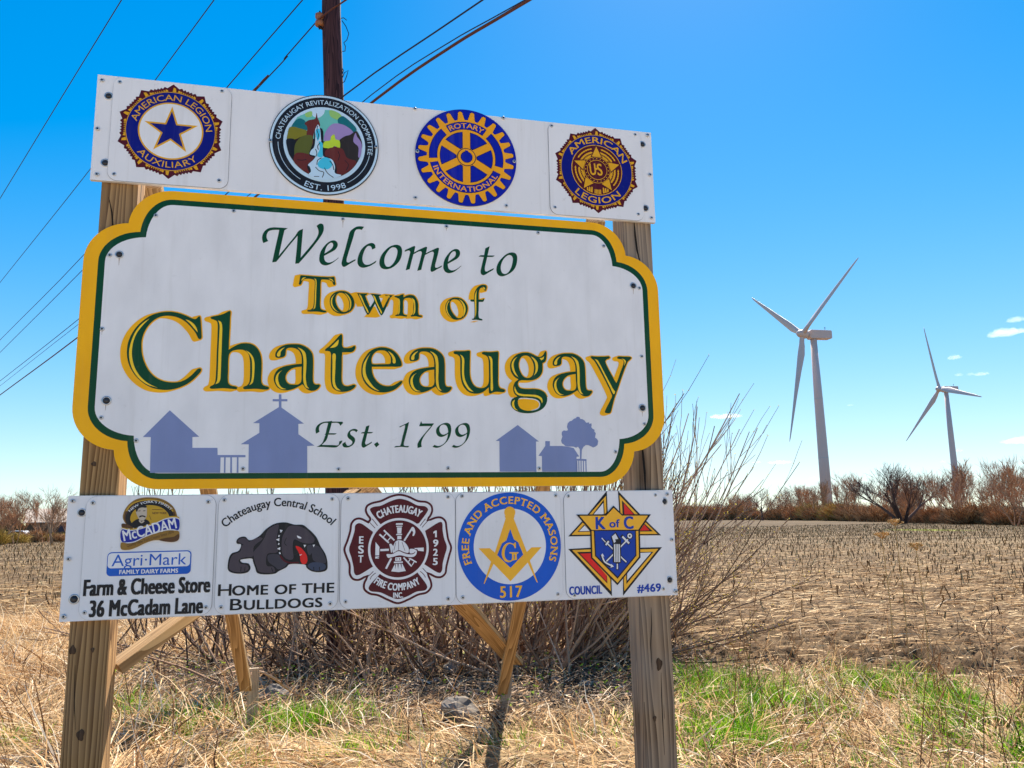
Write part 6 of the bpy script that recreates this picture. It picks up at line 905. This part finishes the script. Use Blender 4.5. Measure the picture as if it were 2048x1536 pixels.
# ------------------------------------------------------------------ bare trees and brush along the far edge of the field
tree_mats = {'dark': varied('tree_dark', [(0, lin(70, 54, 48)), (1, lin(126, 102, 90))]), 'brown': varied('tree_brown', [(0, lin(112, 88, 68)), (1, lin(182, 150, 118))]), 'red': varied('tree_red', [(0, lin(136, 100, 74)), (1, lin(206, 162, 124))]), 'grey': varied('tree_grey', [(0, lin(112, 98, 92)), (1, lin(176, 156, 146))])}
brush_mats = {'brown': varied('brush_brown', [(0, lin(96, 68, 44)), (.6, lin(166, 126, 86)), (1, lin(212, 172, 124))]), 'red': varied('brush_red', [(0, lin(108, 76, 52)), (.6, lin(180, 134, 94)), (1, lin(216, 174, 128))]), 'olive': varied('brush_olive', [(0, lin(110, 90, 40)), (.6, lin(176, 148, 72)), (1, lin(214, 188, 106))])}
def bare_tree(seed, h, stems, spread, thick):
    r = random.Random(seed); tr = MB(); cr = MB(); cnt = [0]
    def grow(p, d, L, rad, lev):
        k = 4; pts = [p]; q = p
        for j in range(k):
            d = (d + Vector((r.gauss(0, .10), r.gauss(0, .10), r.gauss(.05, .06)))).normalized(); q = q + d * L / k; pts.append(q)
        end = rad * (.62 if lev < 4 else .4); (tr if lev == 0 else cr).tube(pts, [rad + (end - rad) * j / k for j in range(k + 1)], 6 if lev == 0 else (4 if lev < 3 else 3), 0, False)
        if lev >= 4: return
        for c in range((3, 4, 4, 4)[lev]):
            j = k if c == 0 else r.randint(2, k); sp = spread * r.uniform(.5, 1.1); s = Vector((r.gauss(0, 1), r.gauss(0, 1), r.gauss(.1, .4))).normalized(); d2 = (d * (1.0 if c else 1.6) + s * sp).normalized()
            grow(pts[j], d2, L * r.uniform(.55, .82), max(.018, end * r.uniform(.55, .8)), lev + 1)
    for s in range(stems):
        a = 6.283 * s / stems + r.random(); le = .1 if stems == 1 else r.uniform(.25, .55)
        grow(Vector((.15 * math.sin(a) * (stems > 1), .15 * math.cos(a) * (stems > 1), -.2)), Vector((math.sin(a) * le, math.cos(a) * le, 1)).normalized(), .36 * h * r.uniform(.85, 1.1), thick * (1 if stems == 1 else .7), 0)
    return tr, cr
def brush_mesh(seed, n):
    r = random.Random(seed); b = MB()
    for i in range(n):
        a = r.uniform(0, 6.283); q = 1.3 * math.sqrt(r.random()); p = Vector((q * math.cos(a), q * math.sin(a), r.uniform(-.1, 1.9) * (1 - q * .35))); d = Vector((r.gauss(0, .5) + p.x * .3, r.gauss(0, .5) + p.y * .3, r.uniform(.3, 1))).normalized(); L = r.uniform(.5, 1.5)
        b.tube([p, p + d * L * .5 + Vector((r.gauss(0, .06), r.gauss(0, .06), 0)), p + d * L], [.030, .022, .012], 3, 0, False)
    return b
TP = {}
for k, (sd_, h_, ns, sp_, th, mt) in {'vase': (1, 9, 6, .62, .34, 'dark'), 'round': (2, 10, 1, .8, .34, 'dark'), 'slim': (3, 9, 1, .6, .17, 'brown'), 'multi': (4, 8, 4, .6, .16, 'red'), 'wide': (5, 9, 2, .95, .22, 'brown'), 'sapling': (6, 6, 3, .6, .09, 'red')}.items():
    a, b = bare_tree(sd_, h_, ns, sp_, th); ta = a.build('trunk', tree_mats[mt]); cb = b.build('crown', tree_mats[mt]); TP[k] = (ta, cb, h_, max(v[2] for v in b.V)); 
def tree(kind, x, y, h, label, cat='tree', group='bare trees along the far field edge', rot=0.0, wide=1.0):
    ta, cb, _, hm = TP[kind]; s = h / hm; root = empty('bare_tree', (x, y, 0)); tag(root, label, cat, group); root.scale = (s * wide, s * wide, s); root.rotation_euler = (0, 0, rot)
    for q in (ta, cb):
        o = q.copy(); col.objects.link(o); o.parent = root
    return root
TR = [('round', (154.285, 253.766, 0.171), 12.5, 'lone rounded bare tree left of the nearer wind turbine', 1.0), ('vase', (87.533, 103.091, 0.135), 9.6, 'broad many stemmed bare tree between the two turbines', 1.25),
      ('multi', (101.913, 106.432, 0.034), 9.2, 'upright many stemmed bare tree just right of the farther turbine tower', .9), ('slim', (111.935, 124.333, -0.101), 9.0, 'slender bare tree just left of the farther turbine tower', .9),
      ('slim', (97.766, 96.560, 0.083), 8.6, 'pale slender bare tree near the right edge', 1.1), ('wide', (126.551, 170.246, -0.244), 9.6, 'spreading bare tree right of the nearer turbine tower', 1.0),
      ('multi', (75.459, 70.783, 0.419), 8.0, 'reddish bare tree at the right edge of the field', 1.0), ('slim', (145.806, 223.711, -0.452), 10.5, 'narrow bare tree left of the nearer turbine tower', 1.0),
      ('wide', (-26.077, 89.168, 0.243), 6.3, 'spreading bare tree in front of the brown house', 1.1), ('slim', (-35.081, 103.158, 0.161), 6.6, 'slender bare tree at the left edge', 1.0),
      ('slim', (189.580, 348.721, 0.027), 13, 'tall thin bare tree beyond the budding shrub', .8)]
for i, (k, p, h, lb, wd) in enumerate(TR): tree(k, p[0], p[1], h, lb, group=None, rot=i * 1.3, wide=wd)
r = random.Random(99); EDGE = [(-300, 84), (-100, 92), (0, 104), (60, 110), (130, 116), (240, 124), (500, 170), (900, 300), (1200, 420), (1340, 430), (1400, 415), (1480, 355), (1550, 290), (1650, 230), (1700, 196), (1800, 150), (1900, 124), (1980, 113), (2048, 104), (2200, 92), (2400, 84)]
def edge_pt(px, back=0.0):
    d = float(np.interp(px, [e[0] for e in EDGE], [e[1] for e in EDGE])) + back; a = VAZ + math.atan((px - 1024) / 1600) ; return CAM[0] + d * math.sin(a), CAM[1] + d * math.cos(a), d
for i in range(125):
    px = r.choice([r.uniform(1350, 1520), r.uniform(1400, 1700), r.uniform(1350, 1650), r.uniform(1500, 2120), r.uniform(1700, 2120), r.uniform(1560, 2100), r.uniform(-160, 170), r.uniform(200, 1300)]); x, y, d = edge_pt(px, r.uniform(3, 40)); k = r.choice(['slim', 'multi', 'sapling', 'wide', 'slim', 'sapling'])
    tree(k, x, y, r.uniform(5.0, 9.0) * (1.55 if d > 200 else (1.1 if px > 200 else .7)), 'smaller bare tree in the row along the far field edge', rot=r.uniform(0, 6), wide=r.uniform(.8, 1.2))
for k in TP:
    for q in TP[k][:2]: bpy.data.objects.remove(q)
BM = [brush_mesh(50 + i, 620).build('bare_bush', brush_mats['brown']) for i in range(3)]
def brush(x, y, s, mt, lab, tall=1.0):
    o = BM[r.randrange(3)].copy(); col.objects.link(o); o.location = (x, y, 0); o.scale = (s * r.uniform(.9, 1.5), s * r.uniform(.9, 1.3), s * tall); o.rotation_euler = (0, 0, r.uniform(0, 6))
    if mt != 'brown': o.data = BD.setdefault((o.data.name, mt), recol(o.data, mt))
    tag(o, lab, 'bush', 'bare bushes along the far field edge')
BD = {}
def recol(me, mt): q = me.copy(); q.materials.clear(); q.materials.append(brush_mats[mt]); return q
for i in range(295):
    px = r.choice([r.uniform(1350, 1640), r.uniform(1340, 1700), r.uniform(1650, 2140), r.uniform(1700, 2140), r.uniform(1340, 2140), r.uniform(-200, 180), r.uniform(180, 1340)] if i % 6 else [r.uniform(1600, 1700)]); x, y, d = edge_pt(px, abs(r.gauss(0, 7)) + (0 if i % 3 else r.uniform(0, 18)))
    mt = r.choice(['brown', 'olive', 'brown', 'olive', 'olive'] if px < 180 else ['brown', 'red', 'brown', 'brown', 'olive'] if 1600 < px < 1720 else ['brown', 'red', 'brown', 'red', 'brown'])
    s = r.choice([r.uniform(.6, .95), r.uniform(.6, .95), r.uniform(.9, 1.4)]) * (1 + max(0, d - 150) / 170) * (.62 if px < 190 else 1)
    brush(x, y, s, mt, {'brown': 'brown bare bush in the thicket along the far field edge', 'red': 'rust coloured bare bush in the thicket along the far field edge', 'olive': 'olive yellow bush in the thicket along the far field edge'}[mt])
for q in BM: bpy.data.objects.remove(q)

# ------------------------------------------------------------------ houses and a car at the far left
def house(label, x, y, rot, wd, dp, hh, rh, wall_c, roof_c):
    root = empty('house', (x, y, 0)); root.rotation_euler = (0, 0, rot); tag(root, label, 'house')
    b = MB(); b.box((0, 0, hh / 2), wd, dp, hh); b.add([(-wd / 2, -dp / 2, hh), (-wd / 2, dp / 2, hh), (-wd / 2, 0, hh + rh), (wd / 2, -dp / 2, hh), (wd / 2, dp / 2, hh), (wd / 2, 0, hh + rh)], [(0, 2, 1), (3, 4, 5)]); b.build('wall', paint('house_wall', wall_c, rough=.8, var=.2, scale=1.5), root)
    rf = MB(); e = .4
    for s in (-1, 1):
        V = [(-wd / 2 - e, s * (dp / 2 + e), hh - rh * e / (dp / 2)), (wd / 2 + e, s * (dp / 2 + e), hh - rh * e / (dp / 2)), (wd / 2 + e, 0, hh + rh + .02), (-wd / 2 - e, 0, hh + rh + .02)]; rf.add([(a, c_, z + t) for t in (.02, .16) for a, c_, z in V], [(0, 1, 2, 3), (4, 7, 6, 5), (0, 4, 5, 1), (1, 5, 6, 2), (2, 6, 7, 3), (3, 7, 4, 0)])
    rf.build('roof', paint('house_roof', roof_c, rough=.6, var=.25, scale=2), root)
    for wx in (-wd * .3, wd * .12): f = MB(); f.box((wx, -dp / 2 - .02, hh * .55), 1.0, .06, 1.2); f.build('window', pm('dgrey'), root)
    f = MB(); f.box((wd * .36, -dp / 2 - .02, 1.0), .95, .06, 2.0); f.build('door', pm('lbrown'), root)
hp = (-47.655, 168.278, 1.413); house('brown house with a pale roof behind bare trees at the left', hp[0], hp[1], R(12), 9.5, 7, 3.0, 2.3, lin(112, 84, 62), lin(206, 186, 166))
hp = (-57.193, 177.977, 1.544); house('small shed with an olive green gabled roof at the far left', hp[0], hp[1], R(80), 6, 6, 2.2, 2.4, lin(92, 80, 50), lin(92, 88, 34))
cp = (-44.751, 139.957, 0.303); car = empty('parked_car', (cp[0], cp[1], 0)); car.rotation_euler = (0, 0, R(-10)); tag(car, 'tiny white parked car before the green roofed shed', 'car')
b = MB(); prof = [(-2.1, .35), (2.1, .35), (2.15, .75), (1.2, .92), (.65, 1.42), (-1.1, 1.45), (-1.75, .98), (-2.15, .85)]; n = len(prof)
b.add([(px_, s * .85, pz) for s in (-1, 1) for px_, pz in prof], [tuple(range(n - 1, -1, -1)), tuple(range(n, 2 * n))] + [(i, (i + 1) % n, n + (i + 1) % n, n + i) for i in range(n)]); o = b.build('body', paint('car_white', (.75, .75, .76), rough=.25), car); bevel(o, .06)
b = MB()
for s in (-1, 1): b.add([(.55, s * .862, 1.34), (1.0, s * .862, .95), (-1.45, s * .862, .98), (-1.05, s * .862, 1.37)], [(0, 1, 2, 3)])
b.build('window', pm('black'), car)
for wx in (-1.35, 1.35):
    for s in (-1, 1): q = MB(); q.tube([(wx, s * .70, .33), (wx, s * .90, .33)], .33, 16); q.build('wheel', pm('black'), car)

# ------------------------------------------------------------------ wind turbines
tur_m = paint('turbine_white', (.70, .55, .49), rough=.4, var=.04, scale=.3)
def turbine(label, hub, yaw, tilt, ph, Lb, cone, base_xy, seams):
    hub = Vector(hub); a = Vector((math.sin(yaw) * math.cos(tilt), math.cos(yaw) * math.cos(tilt), math.sin(tilt))); s = a.cross(Vector((0, 0, 1))).normalized(); u = s.cross(a)
    bx, by = base_xy; root = empty('wind_turbine', (bx, by, 0)); tag(root, label, 'wind turbine', 'white wind turbines beyond the field'); O = Vector((bx, by, 0)); k = Lb / 44
    tw = MB(); zt = hub.z - 1.9 * k; tw.tube([(0, 0, -.5), (0, 0, zt * .33), (0, 0, zt * .66), (0, 0, zt)], [2.15 * k, 1.95 * k, 1.65 * k, 1.25 * k], 32); tw.build('tower', tur_m, root, True)
    fl = MB()
    for f, rr_ in ((.33, 1.99), (.66, 1.69)): fl.tube([(0, 0, zt * f - .12), (0, 0, zt * f + .12)], [rr_ * k] * 2, 32)
    fl.build('flange', paint('flange_grey', (.55, .54, .54)), root)
    top_c = Vector((0, 0, hub.z))
    na = MB(); ah = Vector((a.x, a.y, 0)).normalized(); sh = Vector((ah.y, -ah.x, 0)); prof = [(-7.6, -1.4, 1.5), (-7.2, -1.75, 1.75), (1.6, -1.9, 1.75), (2.6, -1.2, 1.2)]
    V = []; 
    for t, z0, z1 in prof:
        hw = 1.75 if t < 2 else 1.25
        V += [top_c + ah * t * k + sh * (y_ * hw * k) + Vector((0, 0, z_ * k)) for y_, z_ in ((-1, z0), (1, z0), (1, z1), (-1, z1))]
    na.add(V, [(0, 1, 2, 3), (15, 14, 13, 12)] + [(4 * i + j, 4 * i + 4 + j, 4 * i + 4 + (j + 1) % 4, 4 * i + (j + 1) % 4) for i in range(3) for j in range(4)]); o = na.build('nacelle', tur_m, root); bevel(o, .3 * k, 3)
    an = MB(); an.tube([top_c - ah * 5.6 * k + Vector((0, 0, 1.6 * k)), top_c - ah * 5.6 * k + Vector((0, 0, 3.4 * k))], .09 * k, 6); an.tube([top_c - ah * 6.0 * k + Vector((0, 0, 3.0 * k)), top_c - ah * 5.2 * k + Vector((0, 0, 3.0 * k))], .08 * k, 6); an.build('anemometer', pm('dgrey'), root)
    hl = hub - O; hb = MB(); pr_ = [(-2.2, 1.5), (-1.2, 1.75), (.4, 1.75), (1.6, 1.35), (2.4, .75), (2.7, .05)]; hb.tube([hl + a * t * k for t, q in pr_], [q * k for t, q in pr_], 24); hb.build('hub', tur_m, root, True)
    for i in range(3):
        t = ph + i * 2 * math.pi / 3; d = (math.cos(t) * s + math.sin(t) * u) * math.cos(cone) + a * math.sin(cone); c = d.cross(a).normalized()
        bl = MB(); V = []; F = []; st = [(.02, .95, .95, 0), (.05, .95, .95, 0), (.12, 1.5, .55, .30), (.20, 1.85, .36, .30), (.35, 1.5, .26, .22), (.6, 1.0, .17, .12), (.85, .6, .10, .05), (.97, .34, .06, .02), (1.0, .06, .03, .0)]; nn = 14
        for f, ch, th, tw_ in st:
            cc = c * math.cos(tw_) + a * math.sin(tw_); tt = -c * math.sin(tw_) + a * math.cos(tw_)
            for j in range(nn):
                q = 2 * math.pi * j / nn; V.append(hl + d * f * Lb + cc * (math.cos(q) * ch - (ch - .95) * .55) * k + tt * math.sin(q) * th * k)
        for i2 in range(len(st) - 1):
            for j in range(nn): F.append((i2 * nn + j, i2 * nn + (j + 1) % nn, (i2 + 1) * nn + (j + 1) % nn, (i2 + 1) * nn + j))
        F.append(tuple((len(st) - 1) * nn + j for j in range(nn))); bl.add(V, F); bl.build('blade', tur_m, root, True)
turbine('nearer and larger white wind turbine, left of the pair', (200.210, 288.396, 77.413), R(-88.9), R(5.7), R(34.2), 46.4, R(3.76), (205.6, 288.8), 2)
turbine('farther and smaller white wind turbine, right of the pair', (350.549, 380.451, 72.079), R(-82.9), R(5.6), R(75.3), 40.2, R(3.79), (355.0, 380.6), 2)

# ------------------------------------------------------------------ utility pole and wires
pole_w = wood('pole_wood', lin(30, 18, 24), lin(88, 58, 60), seed=3.3, knots=False)
pole = empty('utility_pole', (0.015, 6.476, 0)); tag(pole, 'dark brown wooden utility pole rising behind the sign', 'utility pole')
lean = lambda z: -.0295 * z
b = MB(); zs = [-.3, 1, 2.5, 4, 5.5, 7, 8.2, 9.6, 11.2]; b.tube([(lean(z) + .012 * math.sin(z * 2.1), .01 * math.sin(z * 1.3), z) for z in zs], [.150 - .0035 * z for z in zs], 20); b.build('shaft', pole_w, pole, True)
ins = WIRE['w4'][0]; PX, PY = pole.location.x, pole.location.y
il = ins_ = Vector(ins) - Vector((PX, PY, 0)) + Vector((.02, .03, .02))
b = MB(); b.tube([il + Vector((0, 0, z)) for z in (-.085, -.075, -.03, 0, .03, .075, .085)], [.045, .058, .056, .036, .056, .058, .045], 16); b.build('insulator', paint('porcelain', lin(150, 100, 70), rough=.25), pole, True)
b = MB(); b.box(tuple(il + Vector((.07, .05, .10))), .20, .03, .02, Matrix.Rotation(R(38), 3, 'Z')); b.box(tuple(il + Vector((.07, .05, -.10))), .20, .03, .02, Matrix.Rotation(R(38), 3, 'Z')); b.tube([il + Vector((0, 0, -.13)), il + Vector((0, 0, .13))], .010, 8); b.build('bracket', dark_metal, pole)
wire_m = paint('wire_black', lin(34, 26, 44), rough=.5); wire_b = paint('wire_brown', lin(92, 52, 40), rough=.6)
for pts in ([(.14, 0, 8.30), (.17, -.02, 8.30), (.21, -.02, 8.27)], [(.15, 0, 8.27), (.20, -.02, 8.18), (.235, -.02, 8.08), (.21, -.02, 7.99), (.17, -.01, 7.95), (.19, -.01, 7.90), (.185, 0, 7.84), (.15, 0, 7.83)], [(.14, 0, 7.60), (.16, -.01, 7.56), (.14, 0, 7.48)], [(.14, 0, 7.44), (.17, -.02, 7.52), (.22, -.02, 7.56), (.20, -.02, 7.48), (.17, -.01, 7.40), (.145, 0, 7.39)]):
    b = MB(); b.tube([(x_ + lean(z_) - .022, y_ - .03, z_ - .17) for x_, y_, z_ in pts], .0055, 5); b.build('loose_wire', wire_m, pole)
d_w = Vector((-.4543, .8908, 0))
def power_line(key, rad, label, m=None, ext=(6, 45), extra=None):
    P = [Vector(p) for p in WIRE[key]]; a = (P[0] - P[1]).normalized(); z = (P[-1] - P[-2]).normalized()
    P = ([P[0] + a * ext[0]] if ext[0] else []) + P + [P[-1] + z * ext[1] * .4, P[-1] + z * ext[1] + Vector((0, 0, .5))]
    out = []
    for i in range(len(P) - 1):
        for k in range(4):
            t = k / 4; p0 = P[max(i - 1, 0)]; p1, p2 = P[i], P[i + 1]; p3 = P[min(i + 2, len(P) - 1)]; out.append(p1.lerp(p2, t) if i in (0, len(P) - 2) else .5 * ((2 * p1) + (p2 - p0) * t + (2 * p0 - 5 * p1 + 4 * p2 - p3) * t * t + (3 * p1 - p0 - 3 * p2 + p3) * t ** 3))
    out.append(P[-1]); root = empty('power_line', tuple(out[0])); tag(root, label, 'power line'); b = MB(); b.tube([p - out[0] for p in out], rad, 6); b.build('wire', m or wire_m, root)
    if extra:
        for f0, f1, rr_ in extra:
            q = MB(); A = P[1] if key == 'w4' else P[1]; Bv = P[2 if key != 'w4' else 3]
            pa, pb = A.lerp(Bv, f0) - out[0], A.lerp(Bv, f1) - out[0]; q.tube([pa.lerp(pb, t / 14) for t in range(15)], [rr_ * (.8 + .35 * (t % 2)) if rr_ < .02 else rr_ for t in range(15)], 6); q.build('wire_grip', wire_b, root)
    return root
power_line('w1', .010, 'uppermost black wire crossing the top left corner')
power_line('w2', .0095, 'black wire ending above the blue star emblem')
power_line('w3', .0085, 'black wire between the star emblem wire and the pole insulator wire')
rt = power_line('w4', .0085, 'wire with brown grips tied to the pole insulator', ext=(0, 45), extra=[(.05, .26, .013), (.28, .60, .019)])
b = MB(); o0 = Vector(WIRE['w4'][0]); tail = [(-0.331, 6.280, 8.035), (-0.227, 6.270, 8.136), (-0.116, 6.200, 8.183), (-0.018, 6.000, 8.143), (0.294, 5.200, 7.886)]; pts = [Vector(WIRE['w4'][0])] + [Vector(p) for p in tail]; b.tube([p - rt.location for p in pts], [.012, .013, .012, .010, .013, .013], 6); o = b.build('wire_tail', wire_b, rt)
power_line('w6', .0085, 'thin black wire from the top edge passing just right of the pole', ext=(5, 45))
power_line('w7', .015, 'thick brown cable sagging down to the right of the pole', wire_b, ext=(4, 45))
power_line('w8', .006, 'thin wire running just above the thick brown cable', ext=(4, 45))

# ------------------------------------------------------------------ clouds
cm, cnt_, cb_ = new_mat('cloud'); cnt_.nodes.remove(cb_)
pv = node(cnt_, 'ShaderNodeVolumePrincipled'); pv.inputs['Color'].default_value = (1, 1, 1, 1); pv.inputs['Density'].default_value = .012; pv.inputs['Anisotropy'].default_value = .35
cnt_.links.new(pv.outputs[0], [n for n in cnt_.nodes if n.type == 'OUTPUT_MATERIAL'][0].inputs['Volume'])
def cloud(label, p, wpx, hpx, seed):
    import bmesh
    s = 3000 / 1600; bm = bmesh.new(); bmesh.ops.create_icosphere(bm, subdivisions=5, radius=1); W_, H_ = wpx * s / 2, hpx * s / 2
    az = math.atan2(p[0] - CAM[0], p[1] - CAM[1])
    for v in bm.verts:
        c = v.co; k = 1 + .55 * mnoise.fractal(Vector((c.x * 2.6 + seed, c.y * 2.2, c.z * 1.2)), .8, 2.0, 4); zz = c.z if c.z > 0 else c.z * .45
        v.co = Vector((c.x * W_ * (.75 + .25 * k), c.y * W_ * .5 * k, zz * H_ * max(.15, k * 1.1)))
    me = bpy.data.meshes.new('cloud'); bm.to_mesh(me); bm.free(); me.materials.append(cm); o = bpy.data.objects.new('cloud', me); col.objects.link(o); o.location = p; o.rotation_euler = (0, 0, -az); tag(o, label, 'cloud', 'small white clouds low in the sky', kind='structure')
CL = [((2171.743, 2065.998, 570.100), 58, 15, 'largest small cloud above the farther turbine at the right'), ((2192.542, 2043.944, 608.830), 30, 11, 'little cloud over the largest cloud'), ((2063.349, 2174.111, 507.576), 24, 9, 'faint cloud above the farther turbine nacelle'), ((2068.708, 2169.020, 449.304), 14, 7, 'dot of cloud right of the farther hub'), ((2092.480, 2146.127, 447.440), 13, 7, 'dot of cloud in a short row'), ((2114.595, 2124.372, 444.058), 24, 7, 'end cloud of the short row'),
      ((1456.037, 2619.462, 359.438), 62, 11, 'flat cloud right of the sign'), ((1541.565, 2570.111, 190.200), 18, 6, 'dot of low cloud left of the turbine tower'), ((1606.415, 2530.128, 185.442), 42, 8, 'low flat cloud left of the nearer tower'), ((1698.404, 2469.389, 125.214), 22, 6, 'lowest cloud beside the nearer tower'), ((2176.278, 2061.227, 218.611), 62, 13, 'cloud cut by the right edge'), ((2049.751, 2186.919, 199.196), 15, 7, 'dot of cloud right of the farther tower'), ((2014.374, 2219.504, 165.704), 10, 5, 'tiny cloud left of the farther tower'), ((1809.314, 2389.413, 374.652), 12, 4, 'faint wisp between the turbines')]
for i, (p, a, b_, lb) in enumerate(CL): cloud(lb, p, a, b_, i * 3.7)
